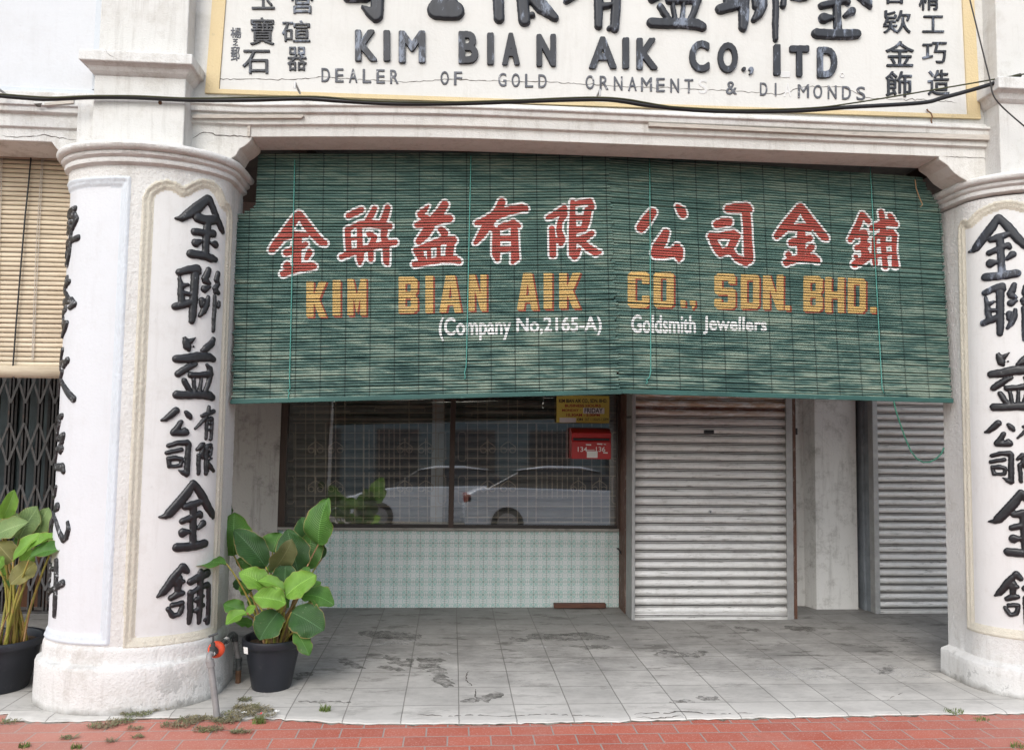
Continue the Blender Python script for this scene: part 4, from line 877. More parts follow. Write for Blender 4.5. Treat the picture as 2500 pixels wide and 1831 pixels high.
BG2 = [
 (G3, [[(430,265,70),(330,400,86),(240,525,78)],[(850,170,42),(910,240,76),(935,295,66)],[(655,600,60),(600,720,82),(520,850,92),(490,950,90),(600,950,88),(750,940,82),(850,900,92),(870,1000,72)],[(840,840,58)],[(868,1060,32)]]),
 (G3, [[(1690,210,62),(1830,195,82),(1990,190,86),(2040,215,58)],[(1990,280,72),(2010,500,72),(2020,750,72),(2030,950,80),(2040,1050,72),(1990,1120,40)],[(1495,470,58),(1600,440,76),(1695,425,72)],[(1410,670,64),(1500,670,56),(1640,650,64),(1780,630,70),(1850,660,52)],[(1450,760,66),(1530,900,70)],[(1800,720,66),(1730,860,60)],[(1560,940,66),(1700,910,64),(1770,930,44)],[(1740,930,44),(1850,1040,56),(1970,1085,70)]]),
 (G4, [[(580,168,56),(470,320,70),(350,470,72),(260,570,56),(225,610,46)],[(595,168,56),(700,330,72),(830,480,66),(940,610,60),(980,640,46)],[(420,490,46),(560,480,60),(720,480,56)],[(600,530,62),(600,700,68),(600,850,62),(600,930,56)],[(455,710,56),(600,670,58),(735,640,46)],[(760,770,50),(700,840,46)],[(405,895,50)],[(370,1010,52),(500,960,56),(650,940,62),(780,940,62),(840,980,52)]]),
 (G4, [[(1530,275,42),(1480,420,48),(1410,560,52),(1350,660,42)],[(1550,290,36),(1625,385,42)],[(1450,600,46),(1560,560,56),(1600,620,32)],[(1560,600,52),(1560,760,56),(1570,900,56)],[(1450,790,40),(1560,750,50),(1630,740,34)],[(1435,925,36)],[(1600,850,44)],[(1415,1040,52),(1530,980,60),(1640,920,48)],[(1680,490,46),(1800,440,56),(1930,400,50),(2040,425,44)],[(1820,240,42),(1840,350,46)],[(1950,292,38),(1995,360,42)],[(1850,500,52),(1850,700,42),(1870,900,42),(1885,1075,46)],[(1715,660,38),(1715,850,40),(1728,1020,44)],[(1720,640,36),(1850,570,46),(1980,550,46),(2030,600,42)],[(2022,650,42),(2022,850,36),(2035,1050,56)],[(1720,760,26),(2000,720,30)],[(1720,920,26),(2000,870,28)]])]
for f, st in BG: blind_glyph(BLD, f, st, bL)
for f, st in BG2: blind_glyph(BRD, f, st, bR)
OCT = lambda c, d: [(c,0),(1-c,0),(1,d),(1,1-d),(1-c,1),(c,1),(0,1-d),(0,d)]
def rect(x0, y0, x1, y1): return [(x0,y0),(x1,y0),(x1,y1),(x0,y1)]
BLOCK = {'I':[rect(0,0,1,1)], 'K':[[(0,0),(.36,0),(.36,.40),(.62,0),(1,0),(.64,.5),(1,1),(.64,1),(.36,.60),(.36,1),(0,1)]],
 'M':[[(0,0),(.30,0),(.5,.45),(.70,0),(1,0),(1,1),(.68,1),(.68,.50),(.5,.95),(.32,.50),(.32,1),(0,1)]],
 'B':[[(0,0),(.8,0),(1,.09),(1,.40),(.88,.5),(1,.60),(1,.91),(.8,1),(0,1)],rect(.36,.18,.64,.40),rect(.36,.60,.64,.82)],
 'A':[[(.30,0),(.70,0),(1,1),(.68,1),(.62,.80),(.38,.80),(.32,1),(0,1)],[(.5,.25),(.575,.62),(.425,.62)]],
 'N':[[(0,0),(.34,0),(.66,.56),(.66,0),(1,0),(1,1),(.68,1),(.34,.44),(.34,1),(0,1)]],
 'C':[[(.14,0),(.86,0),(1,.08),(1,.33),(.66,.33),(.66,.19),(.36,.19),(.36,.81),(.66,.81),(.66,.67),(1,.67),(1,.92),(.86,1),(.14,1),(0,.92),(0,.08)]],
 'O':[OCT(.14,.08),rect(.36,.19,.64,.81)], 'D':[[(0,0),(.82,0),(1,.1),(1,.9),(.82,1),(0,1)],rect(.34,.19,.66,.81)],
 'S':[[(.14,0),(.86,0),(1,.08),(1,.30),(.66,.30),(.66,.19),(.36,.19),(.36,.40),(.86,.40),(1,.48),(1,.92),(.86,1),(.14,1),(0,.92),(0,.70),(.34,.70),(.34,.81),(.64,.81),(.64,.60),(.14,.60),(0,.52),(0,.08)]],
 'H':[[(0,0),(.34,0),(.34,.40),(.66,.40),(.66,0),(1,0),(1,1),(.66,1),(.66,.60),(.34,.60),(.34,1),(0,1)]], '.':[rect(0,0,1,1)], ',':[[(0,0),(1,0),(1,.55),(.4,1),(.35,.55),(0,.55)]]}
f3 = crop(550,380,2.3747); f4 = crop(1450,380,2.3747)
def blind_letter(bl, f, ch, x0, x1, y0, y1, parent):
    segs = []
    for p in BLOCK[ch]:
        q = [blind_xz(bl, *f(x0+(x1-x0)*a, y0+(y1-y0)*c)) for a, c in p]; segs += poly_segs(q)
    P = np.array(segs).reshape(-1, 2); lo, hi = P.min(0)-.03, P.max(0)+.03
    o = paint(bl, lambda X, Z: sd_segs(segs, X, Z), lo[0], hi[0], lo[1], hi[1], 'painted_letter', 'yellow_text', parent, .0012, .0036)
    sh = [(a+dx, c-.008, d+dx, e-.008) for a, c, d, e in segs for dx in (.012,)]
    sh2 = [(a+.006, c-.004, d+.006, e-.004) for a, c, d, e in segs]
    paint(bl, lambda X, Z: np.minimum(sd_segs(sh, X, Z), sd_segs(sh2, X, Z)), lo[0], hi[0], lo[1], hi[1], 'letter_shadow', 'shadow_text', o, .0004, .0036)
for ch, x0, x1, y0, y1 in (('K',470,588,730,937),('I',622,668,723,932),('M',708,818,714,930),('B',1005,1115,704,914),('I',1160,1205,697,912),('A',1240,1370,694,909),('N',1410,1515,686,902),('A',1690,1815,680,896),('I',1845,1895,680,892),('K',1935,2060,680,889)): blind_letter(BLD, f3, ch, x0, x1, y0, y1, bL)
for ch, x0, x1, y0, y1 in (('C',195,320,675,882),('O',345,462,675,882),('.',500,530,840,878),(',',555,588,840,897),('S',697,820,685,890),('D',850,958,687,891),('N',978,1098,692,894),('.',1105,1135,868,900),('B',1213,1325,700,906),('H',1338,1450,706,911),('D',1470,1575,710,913),('.',1600,1635,876,914)): blind_letter(BRD, f4, ch, x0, x1, y0, y1, bR)
def blind_text(bl, txt, f, bx, parent, bold):
    (xa, ya), (xb, yb), (xc_, yc_) = bx        # bottom left, bottom right, top left in crop pixels
    A, B, C = (np.array(blind_xz(bl, *f(*q))) for q in bx); P, F, E = font_flat(txt, bold)
    Q = A + np.outer(P[:,0], B-A) + np.outer(P[:,1], C-A); segs = [(*Q[a], *Q[c]) for a, c in E]
    lo, hi = Q.min(0)-.01, Q.max(0)+.01
    paint(bl, lambda X, Z: sd_segs(segs, X, Z)-.0026, lo[0], hi[0], lo[1], hi[1], 'painted_text', 'white_text', parent, .0012, .0026)
blind_text(BLD, '(Company', f3, ((1240,1072),(1655,1066),(1240,942)), bL, 0)
blind_text(BLD, 'No,2165-A)', f3, ((1690,1052),(2180,1044),(1690,938)), bL, 0)
blind_text(BRD, 'Goldsmith', f4, ((218,1026),(588,1030),(218,925)), bR, 0)
blind_text(BRD, 'Jewellers', f4, ((634,1034),(1000,1042),(634,933)), bR, 0)
def cord(pts, bl, parent, r=.0032):
    P = []
    for x, y in pts:
        X, Z = blind_xz(bl, x, y); P.append((X, bl.ysurf(X, Z)-.012, Z))
    return MB().tube(P, r, 6).build('cord', MAT['cord'], parent, smooth='all')
def lin(a, c, n): return [(a[0]+(c[0]-a[0])*i/n, a[1]+(c[1]-a[1])*i/n) for i in range(n+1)]
cord(lin(f3(405,25), f3(375,1300), 8) + [f3(378,1350), f3(366,1362), f3(374,1376), f3(367,1392), f3(371,1415)], BLD, bL)
cord(lin(f3(1424,5), f3(1398,1180), 8) + [f3(1395,1230), f3(1386,1262), f3(1392,1280), f3(1386,1300)], BLD, bL)
cord(lin(f4(321,10), f4(327,1250), 8) + [f4(320,1285), f4(303,1300), f4(308,1312), f4(297,1328)], BRD, bR)
cord(lin(f4(1596,70), f4(1662,1300), 8) + [f4(1664,1345), f4(1676,1378)], BRD, bR)
kb = crop(1500, 950, 2.5067)
P = [at(*kb(x, y), Y) for x, y, Y in ((1710,75,.345),(1722,130,.34),(1745,200,.335),(1780,300,.33),(1815,380,.32),(1850,425,.31),(1890,448,.30),(1930,446,.30),(1970,425,.30),(2000,395,.30),(2018,358,.30))]
rp = MB().tube(P, .0048, 7).build('hanging_rope', MAT['cord_dark'], bR, smooth='all')
# frayed strands that hang from the blind's top corner beside the corbel
P = [at(*f4(x, y), .32) for x, y in ((1862,140),(1868,190),(1885,240),(1905,285),(1890,302))]
MB().tube(P, [.004,.0035,.004,.003,.0015], 5).build('dry_strand', MAT['stem_brown'], bR)
# ------------------------------------------------------------------ tan blind of the neighbour
tb = thing('bamboo_blind', (-2, .42, 1.79), 'plain tan bamboo blind half lowered in the neighbouring bay', 'blind')
b = MB(); z = 3.20; i = 0
while z > 1.865:
    h = .0285; yj = .42+.0015*rng.standard_normal()
    xs = np.linspace(-3.2, -1.30, 12)
    vs = []
    for t, yo in ((.0,.004),(.10,-.001),(.5,-.003),(.84,0.0),(.88,.004)):
        vs += [(x, yj+yo, z-h*t+.003*math.sin(x*4+z*3)) for x in xs]
    b.add(vs, [(r*12+k, r*12+k+1, (r+1)*12+k+1, (r+1)*12+k) for r in range(4) for k in range(11)]); z -= h
b.build('slats', MAT['tan'], tb, smooth='all')
MB().tube([(-3.2,.415,1.828),(-1.30,.415,1.828)], .038, 16).build('rolled_end', MAT['tan'], tb, smooth='all')
kc = crop(0, 330, 1330/620.0)
P = [at(*kc(x, y), .40) for x, y in ((162,120),(150,250),(130,440),(108,700),(85,980),(70,1180),(64,1250),(75,1276))]
MB().tube(P, .005, 6).build('pull_cord', MAT['text_black'], tb)
for xa, xb in ((222,174),(8,-20)):
    P = [at(*kc(x, y), .408) for x, y in ((xa+4,122),((xa+xb)/2+3,600),(xb,1180))]; MB().tube(P, .0022, 5).build('pull_cord', MAT['batten'], tb)
    P = [at(*kc(x-7, y), .408) for x, y in ((xa+4,122),((xa+xb)/2-3,600),(xb,1180))]; MB().tube(P, .0022, 5).build('pull_cord', MAT['batten'], tb)
# ------------------------------------------------------------------ back wall of the walkway
cw = thing('wall', (-1, 2.5, 0), 'stained grey cement wall beside the grilled window, behind the tall plant', 'wall')
MB().box(-1.45,2.362,0,-.612,2.7,3.44).build('wall_face', MAT['cement'], cw)
dado = thing('tiled_wall', (.87, 2.45, 0), 'low wall of white tiles with green pattern under the grilled window', 'wall')
MB().box(-.612,2.400,0,2.306,2.62,.652).build('tiles', MAT['tile'], dado)
MB().box(-.612,2.362,.652,2.300,2.62,.676).build('sill', MAT['dark_wall'], dado, bevel=.004)
win = thing('window', (.87, 2.4, .68), 'wide dark framed window with iron grille and reflections, above the tiled wall', 'window')
for x0, x1 in ((-.612,-.556),(.820,.866),(2.285,2.352)): MB().box(x0,2.366,.677,x1,2.45,2.9).build('stile', MAT['brown_wood'], win, bevel=.004)
MB().box(-.556,2.370,.677,2.285,2.45,.705).build('bottom_rail', MAT['frame_dark'], win, bevel=.003)
MB().box(-.612,2.366,2.72,2.352,2.45,2.80).build('top_rail', MAT['frame_dark'], win)
for x0, x1 in ((-.556,.820),(.866,2.285)):
    z0, z1 = .705, 2.72; y0, y1 = 2.380, 2.436
    MB().add([(x0,y0,z0),(x1,y0,z0),(x1,y1,z1),(x0,y1,z1)], [(0,1,2,3)]).build('pane', MAT['glass'], win)
k8 = crop(540, 940, 2.2118); YG = 2.468
grl = thing('window_grille', (.87, YG, .7), 'ornamental iron grille of bars and scrolls behind the window glass', 'grille')
def bar(b, pts, r=.0040): b.tube([at(*k8(x, y), YG) for x, y in pts], r, 5)
def motif(b, cx, cy, rx, ry):
    for s in (-1, 1):
        ci = [(cx+s*rx+rx*.62*math.cos(q), cy+ry*.55+rx*.55*math.sin(q)) for q in np.linspace(-.6, 2*math.pi-.6, 15)]; bar(b, ci)
        bar(b, [(cx, cy-ry), (cx+s*rx*.9, cy-ry*.55), (cx+s*rx*1.6, cy-ry*.05), (cx+s*rx*1.7, cy+ry*.5)])
    bar(b, [(cx, cy-ry*1.6), (cx, cy+ry*1.4)])
def grille_panel(X0, X1, name):
    b = MB(); w = X1-X0
    def xx(t): return X0+w*t
    for y in (115,150,185,205,258,345,395,440,490,598,655,715,742): bar(b, [(xx(.06), y), (xx(.98), y)])
    for t in (.075,.135,.19,.255,.315,.37,.43,.48,.70,.755,.81,.865,.915,.965):
        bar(b, [(xx(t), 80 if t*10 % 2 > 1 else 205), (xx(t), 745)])
    for t in (.485,.515,.545,.575,.605,.635,.665): bar(b, [(xx(t), 205+ (int(t*1000) % 60)), (xx(t), 455)]); bar(b, [(xx(t), 470), (xx(t), 610)])
    for t0 in (.02, .93):
        for ya, yb in ((255,410),(490,640)):
            bar(b, [(xx(t0), ya+12), (xx(t0)+10, ya), (xx(t0+.045)-10, ya), (xx(t0+.045), ya+12), (xx(t0+.045), yb-12), (xx(t0+.045)-10, yb), (xx(t0)+10, yb), (xx(t0), yb-12), (xx(t0), ya+12)])
    for t in (.195,.315,.73,.855): motif(b, xx(t), 335, 24, 30); motif(b, xx(t), 545, 24, 30)
    for t0, t1, y in ((.03,.35,720),(.5,.8,745),(.1,.4,150),(.55,.85,130)): bar(b, [(xx(t0), y+14), (xx(t0), y-8), (xx(t1), y-8), (xx(t1), y+14)])
    b.build(name, MAT['grille'], grl)
grille_panel(335, 1235, 'grille_panel'); grille_panel(1262, 2175, 'grille_panel')
post = at(*k8(1168, 400), 2.56)[0]
ps = thing('post', (post, 2.56, 0), 'pale grey upright post behind the grilled window', 'post')
MB().box(post-.052,2.535,.62,post+.052,2.60,3.3).build('post_body', MAT['white_tape'], ps)
def shutter(x0, x1, y, z0, z1, pitch, mat, parent, depth=.017, name='slat_curtain'):
    b = MB(); z = z0; vs = []; fs = []; n = 0
    prof = [(0,-.1),(.008,2.2),(.085,2.3),(.095,-.35),(.165,-.4),(.175,2.2),(.245,2.3),(.258,-.2),(.35,-.7),(.52,-1.0),(.72,-.95),(.90,-.55),(.992,-.12)]
    while z < z1:
        j = .0010*rng.standard_normal()
        for t, d in prof: vs += [(x0, y+d*depth+j, z+t*pitch), (x1, y+d*depth+j+.0005*rng.standard_normal(), z+t*pitch)]; n += 1
        z += pitch
    fs = [(2*i, 2*i+1, 2*i+3, 2*i+2) for i in range(n-1)]
    b.add(vs, fs); return b.build(name, mat, parent, smooth=True)
ins = thing('roller_shutter', (.87, 2.66, .6), 'dim grey roller shutter lowered inside, behind the window grille', 'shutter', 'roller shutters')
shutter(-.60, 2.36, 2.66, .55, 3.2, .083, MAT['shutter_in'], ins, .02)
bk = thing('wall', (.87, 3.0, 0), 'dark inner wall behind the shuttered window', 'wall')
MB().box(-1.4,2.95,0,8,3.05,3.6).build('wall_face', MAT['dark_wall'], bk)
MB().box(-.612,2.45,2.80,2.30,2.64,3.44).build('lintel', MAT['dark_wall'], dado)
# right part: shutter door standing forward of the wall
sh1 = thing('roller_shutter', (2.975, 1.95, 0), 'wide steel roller shutter with rust stained top slats and a keyhole', 'shutter', 'roller shutters')
shutter(2.336, 3.612, 1.955, .025, 2.6, .0733, MAT['shutter'], sh1, .020)
MB().box(2.336,1.928,.0,3.612,1.968,.050).build('bottom_bar', MAT['shutter'], sh1, bevel=.004)
MB().box(3.608,1.925,0,3.664,2.0,2.6).build('guide_rail', MAT['rail'], sh1, bevel=.004)
MB().box(2.312,1.925,0,2.340,2.150,2.6).build('guide_rail', MAT['rail'], sh1, bevel=.004)
MB().box(2.306,2.1505,0,2.345,2.3995,2.7).build('door_post', MAT['post_brown'], sh1, bevel=.004)
MB().box(3.6645,1.950,0,3.704,2.06,2.7).build('door_post', MAT['post_brown'], sh1, bevel=.004)
a = at(*kb(580,261), 1.925); MB().box(a[0]-.042,1.928,a[2]-.014,a[0]+.042,1.938,a[2]+.014).build('letter_slot', MAT['text_black'], sh1)
a = at(*kb(586,750), 1.93)
lk = MB(); vs = [(a[0]+.014*math.cos(q), 1.926, a[2]+.014*math.sin(q)) for q in np.linspace(0, 2*math.pi, 16, endpoint=False)]; lk.add(vs + [(v[0], 1.95, v[2]) for v in vs], [tuple(range(16))]+[(i, (i+1) % 16, 16+(i+1) % 16, 16+i) for i in range(16)])
lo = lk.build('lock', MAT['metal_grey'], sh1); MB().box(a[0]-.004,1.9245,a[2]-.005,a[0]+.004,1.9259,a[2]+.006).build('keyhole', MAT['text_black'], lo)
for (x, y) in ((2308,1.922),): pass
a = at(*kb(97,168), 1.92)
tp = MB().box(2.3105,1.96,a[2]-.012,2.3118,2.16,a[2]+.008).build('tape', MAT['pvc_dark'], sh1)
a = at(*kb(1088,258), 1.98); MB().box(3.706,1.985,a[2]-.028,3.736,2.02,a[2]+.028).build('bell_push', MAT['text_black'], sh1, bevel=.004)
MB().tube([(3.721,2.0,a[2]+.028),(3.722,2.0,2.7)], .004, 5).build('bell_wire', MAT['text_black'], sh1)
rw = thing('wall', (3.9, 2.5, 0), 'grimy whitewashed wall and square pier between the two steel shutters', 'wall')
MB().box(3.665,2.435,0,4.48,2.94,3.44).build('wall_face', MAT['dirty_white'], rw)
MB().add([(4.030,2.30,0),(4.405,2.30,0),(4.405,2.434,0),(3.985,2.434,0),(4.030,2.30,3.44),(4.405,2.30,3.44),(4.405,2.434,3.44),(3.985,2.434,3.44)],
         [(0,1,5,4),(1,2,6,5),(3,0,4,7)]).build('pier_face', MAT['dirty_white'], rw, bevel=0)
MB().box(3.665,2.062,0,3.700,2.434,3.44).build('return_face', MAT['dirty_white'], rw)
sh2 = thing('roller_shutter', (4.9, 2.13, 0), 'narrow looking dull steel roller shutter partly hidden by the cut off pillar', 'shutter', 'roller shutters')
shutter(4.505, 5.9, 2.155, .03, 2.6, .0668, MAT['shutter2'], sh2, .018)
MB().box(4.505,2.13,0,5.9,2.172,.045).build('bottom_bar', MAT['shutter2'], sh2, bevel=.004)
MB().box(4.462,2.12,0,4.508,2.20,2.7).build('guide_rail', MAT['rail'], sh2, bevel=.004)
MB().box(4.4625,2.2005,0,4.4995,2.434,2.7).build('side_post', MAT['rail_blue'], sh2)
MB().box(4.44,2.26,0,4.4620,2.434,2.7).build('side_post', MAT['rail_blue'], sh2)
hd = thing('wall', (3, 2.3, 2.6), 'plaster wall over the steel shutters, hidden behind the blinds', 'wall')
MB().box(2.31,1.97,2.61,3.664,2.43,3.44).build('wall_face', MAT['dark_wall'], hd)
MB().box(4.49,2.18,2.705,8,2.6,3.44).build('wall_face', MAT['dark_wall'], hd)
# ------------------------------------------------------------------ neighbour's folding gate and doors
gt = thing('folding_gate', (-2.6, 2.25, 0), 'dark collapsible steel gate with lattice strips behind the tan blind', 'gate')
gx = np.arange(-3.55, -1.45, .115)
for x in gx:
    for d in (-.014, .014): MB().box(x+d-.007,2.235,.02,x+d+.007,2.262,2.7).build('upright', MAT['gate'], gt)
b = MB()
for k in range(len(gx)-2):
    x0, x1 = gx[k], gx[k+1]
    for zz in np.arange(.18, 2.6, .50):
        for s in (0, 1):
            za, zb = (zz, zz+.34) if s else (zz+.34, zz); y = 2.228 if s else 2.232
            dx, dzv = x1-x0, zb-za; L = math.hypot(dx, dzv); nx, nz = -dzv/L*.009, dx/L*.009
            b.add([(x0+nx,y,za+nz),(x1+nx,y,zb+nz),(x1-nx,y,zb-nz),(x0-nx,y,za-nz),(x0+nx,y+.003,za+nz),(x1+nx,y+.003,zb+nz),(x1-nx,y+.003,zb-nz),(x0-nx,y+.003,za-nz)],[(0,1,2,3),(7,6,5,4),(0,4,5,1),(2,6,7,3)])
b.build('lattice', MAT['gate_light'], gt)
MB().box(-3.6,2.22,0,-1.44,2.28,.018).build('floor_track', MAT['gate'], gt)
dr = thing('panelled_door', (-2.6, 2.5, 0), 'teal and brown panelled shop doors behind the folding gate', 'door')
MB().box(-4,2.48,.45,-1.45,2.54,3.4).build('upper_panel', MAT['door_teal'], dr)
MB().box(-4,2.47,0,-1.45,2.54,.449).build('lower_panel', MAT['door_wood'], dr)
for x in np.arange(-3.9, -1.5, .27): MB().box(x-.012,2.455,.0,x+.012,2.4795,3.3).build('door_stile', MAT['gate'], dr)
MB().box(-6,2.55,0,-1.45,2.7,3.44).build('back_panel', MAT['dark_wall'], dr)
# ------------------------------------------------------------------ window plate and letter box
pt = thing('business_hours_plate', (1.96, 2.33, 1.6), 'yellow plate with business hours hung at the top of the window', 'sign')
YP = 2.335; kp = crop(1300, 950, 7.52)
def pb(x0, y0, x1, y1, Y): return pxbox(kp, x0, y0, x1, y1, Y)
p0, p1, p2 = pb(440,110,1408,612,YP); MB().box(p0[0],YP,p0[2],p1[0],YP+.006,p2[2]).build('plate', MAT['yellow_plate'], pt)
def ptext(t, x0, y0, x1, y1, m, bold=.03): return font_block(t, *pb(x0,y0,x1,y1,YP-.0006), .0008, bold).build('printed_text', MAT[m], pt)
ptext('KIM BIAN AIK CO., SDN. BHD.', 488,180,1372,262,'text_black'); ptext('BUSINESS HOURS', 595,278,1255,330,'text_red'); ptext('MONDAY', 542,364,850,412,'text_red'); ptext('-', 876,384,896,392,'text_black')
ptext('10.30AM - 5.00PM', 622,448,1235,500,'text_red'); ptext('ON', 820,530,922,582,'text_black', .045); ptext('SAT 11.00AM-1.30PM', 962,530,1395,582,'text_black', .0)
p0, p1, p2 = pb(930,340,1318,448,YP); MB().box(p0[0],YP-.0025,p0[2],p1[0],YP-.0008,p2[2]).build('paper_patch', MAT['sticker'], pt)
font_block('FRIDAY', *pb(955,348,1290,438,YP-.003), .0008, .02).build('printed_text', MAT['text_black'], pt)
p0, p1, p2 = pb(497,522,800,608,YP); MB().box(p0[0],YP-.0025,p0[2],p1[0],YP-.0008,p2[2]).build('paper_patch', MAT['sticker'], pt)
mb = thing('letter_box', (2.02, 2.28, 1.29), 'red enamelled letter box numbered 134 to 136 on the window', 'letter box')
YM = 2.22
p0, p1, p2 = pb(716,960,1442,1278,YM); xa, xb, za = p0[0], p1[0], p0[2]; zb = p2[2]; zt = pb(716,800,1442,960,YM)[2][2]
sec = [(YM,za),(YM,zb),(YM+.010,zb+.008),(YM+.010,zb+.030),(YM-.004,zb+.036),(YM-.006,zt),(YM+.05,zt+.035),(2.36,zt+.045),(2.36,za)]
MB().extrude_yz(sec, xa, xb).build('body', MAT['red_box'], mb, bevel=.003)
MB().box(xa+.015,YM+.004,zb+.010,xb-.012,YM+.0098,zb+.029).build('slot', MAT['text_black'], mb)
font_block('134—136', *pb(832,1058,1335,1148,YM-.0006), .0008, .006).build('printed_number', MAT['white_paint'], mb)
p0, p1, p2 = pb(998,1135,1194,1258,YM); MB().box(p0[0],YM-.003,p0[2],p1[0],YM-.0006,p2[2]).build('paper_label', MAT['sticker'], mb)
for x0, y0, x1, y1 in ((980,1008,1076,1034),(1185,996,1282,1020),(1308,1004,1350,1022),(1296,1155,1382,1180)):
    p0, p1, p2 = pb(x0,y0,x1,y1,YM); MB().add([(p0[0],YM-.0009,p0[2]+.002),(p1[0],YM-.0009,p0[2]),(p1[0],YM-.0009,p2[2]-.001),(p0[0],YM-.0009,p2[2])],[(0,1,2,3)]).build('torn_sticker', MAT['sticker'], mb)
# ------------------------------------------------------------------ cables
def cablep(pts, r, label, mat, Y, nm='cable'):
    P = []
    for x, y, yy in pts: P.append(at(x, y, yy))
    Q = []
    for i in range(len(P)-1):       # Catmull-Rom
        a, c, d, e = P[max(i-1,0)], P[i], P[i+1], P[min(i+2,len(P)-1)]
        for k in range(6):
            t = k/6; Q.append(.5*((2*c)+(d-a)*t+(2*a-5*c+4*d-e)*t*t+(3*c-a-3*d+e)*t**3))
    Q.append(P[-1])
    return tag(MB().tube(Q, r, 10).build(nm, MAT[mat], smooth='all'), label, 'cable', 'cables along the facade')
S18 = lambda lst, f, Y: [(*f(x, y), Y) for x, y in lst]
cablep(S18([(-40,420),(100,432),(210,438),(400,430),(590,431),(840,442),(1090,442),(1330,436),(1480,445),(1560,450),(1750,459),(2000,458),(2256,450)], k18, -.030) +
       S18([(230,442),(400,440),(500,450),(600,466),(800,486),(1000,493),(1250,490),(1500,473),(1800,455),(1900,432),(2060,388),(2200,344),(2240,333)], k18r, -.030), .0125, 'thick black cable sagging across the whole facade below the sign', 'cable', 0)
cablep(S18([(-40,412),(215,430),(400,424),(600,424),(840,434),(1090,430),(1330,426),(1450,430),(1600,444),(1900,452),(2256,443)], k18, -.042) +
       S18([(230,433),(380,430),(500,438),(640,462),(740,474),(1000,485),(1300,478),(1500,456),(1900,390),(2256,328)], k18r, -.042), .0046, 'thin olive wire running above the thick black cable', 'cable_green', 0, 'wire')
cablep(S18([(2015,-10),(2040,90),(2060,170),(2085,270),(2105,350),(2118,412),(2140,450),(2190,500),(2270,568)], k18r, -.10), .0042, 'thin grey wire hanging down over the right end of the sign', 'gate', 0, 'wire')
def clip(x, y, f, label, Y):
    a = at(*f(x, y), Y)
    return tag(MB().box(a[0]-.006,-.048,a[2]-.022,a[0]+.006,-.043,a[2]+.020).box(a[0]-.006,-.0429,a[2]+.010,a[0]+.006,Y,a[2]+.020).build('cable_clip', MAT['metal_grey'], bevel=.002), label, 'clip', 'cable clips')
clip(1322, 425, k18, 'grey metal clip on the black cable, left of the word DEALER', .11)
clip(370, 450, k18r, 'grey metal clip on the black cable, under the word ORNAMENTS', .09)
clip(30, 432, k18, 'grey metal clip on the black cable at the far left, over the neighbouring beam', .065)
# ------------------------------------------------------------------ potted plants
def leaf(P0, P1, wd, nrm, fold=.18, arch=.10, twist=0.0, ripple=.045, mat='m', parent=None, seed=0, curl=0.0):
    r = np.random.default_rng(seed+11); P0 = np.array(P0, float); P1 = np.array(P1, float); d = P1-P0; L = np.linalg.norm(d); t = d/L
    n = np.array(nrm, float)+.16*r.standard_normal(3)*np.linalg.norm(nrm); n -= t*n.dot(t); n /= np.linalg.norm(n); s = np.cross(t, n)
    NA, NC = 26, 15; fold = fold + .16*r.random(); k1 = 1+2*r.random(); tip_roll = .5*r.standard_normal(); side_roll = .35*r.standard_normal(2); vs = []; uv = []; ph = r.random()*6
    for i in range(NA+1):
        a = i/NA
        wa = 2.14*a**.5*(1-a)**.60*(1 if a < .8 else 1-.9*(a-.8)) if 0 < a < 1 else 0.0
        wa = max(wa, .015)
        tw = twist*(a-.3); ss = s*math.cos(tw)+n*math.sin(tw); nn = n*math.cos(tw)-s*math.sin(tw)
        c = P0+d*a + n*(arch*L*math.sin(math.pi*a)) - n*curl*L*a*a
        for k in range(NC):
            q = (k/(NC-1))*2-1; x = q*wd/2*wa*(1+.055*math.sin(a*(9+3*k1)+ph+(2.2 if q > 0 else 0))*abs(q)+.03*math.sin(a*27+ph*3+(1 if q > 0 else 4))*abs(q))
            rl = side_roll[0] if q < 0 else side_roll[1]; h = fold*abs(q)**1.3*wd/2*wa + ripple*wd*(math.sin(a*(7+k1*2)+ph+q*1.5)*abs(q)**2*1.3 + .5*math.sin(a*19+ph*2+q*3)*abs(q)**3) + rl*wd*.16*max(0, abs(q)-.55)**1.5*3*wa + tip_roll*wd*.35*max(0, a-.72)**1.5*2
            vs.append(c + ss*x + nn*h); uv.append(((q+1)/2, a))
    fs = [(i*NC+k, i*NC+k+1, (i+1)*NC+k+1, (i+1)*NC+k) for i in range(NA) for k in range(NC-1)]
    me = bpy.data.meshes.new('leaf'); me.from_pydata([tuple(v) for v in vs], [], fs)
    ul = me.uv_layers.new(name='UVMap')
    for lp in me.loops: ul.data[lp.index].uv = uv[lp.vertex_index]
    return link('leaf', me, LEAF[mat], parent, smooth='all')
def stem(p0, p1, r0, r1, parent, mat='stem', bend=.12, seed=0):
    r = np.random.default_rng(seed+5); p0 = np.array(p0, float); p1 = np.array(p1, float); P = []
    up = np.array([0,0,1.0]); m = p0*.5+p1*.5; m[2] += bend*np.linalg.norm(p1-p0); m[:2] = p0[:2]*.62+p1[:2]*.38
    for k in range(9):
        t = k/8; P.append(p0*(1-t)**2+m*2*t*(1-t)+p1*t*t)
    return MB().tube(P, list(np.linspace(r0, r1, 9)), 7).build('stem', MAT[mat], parent, smooth='all')
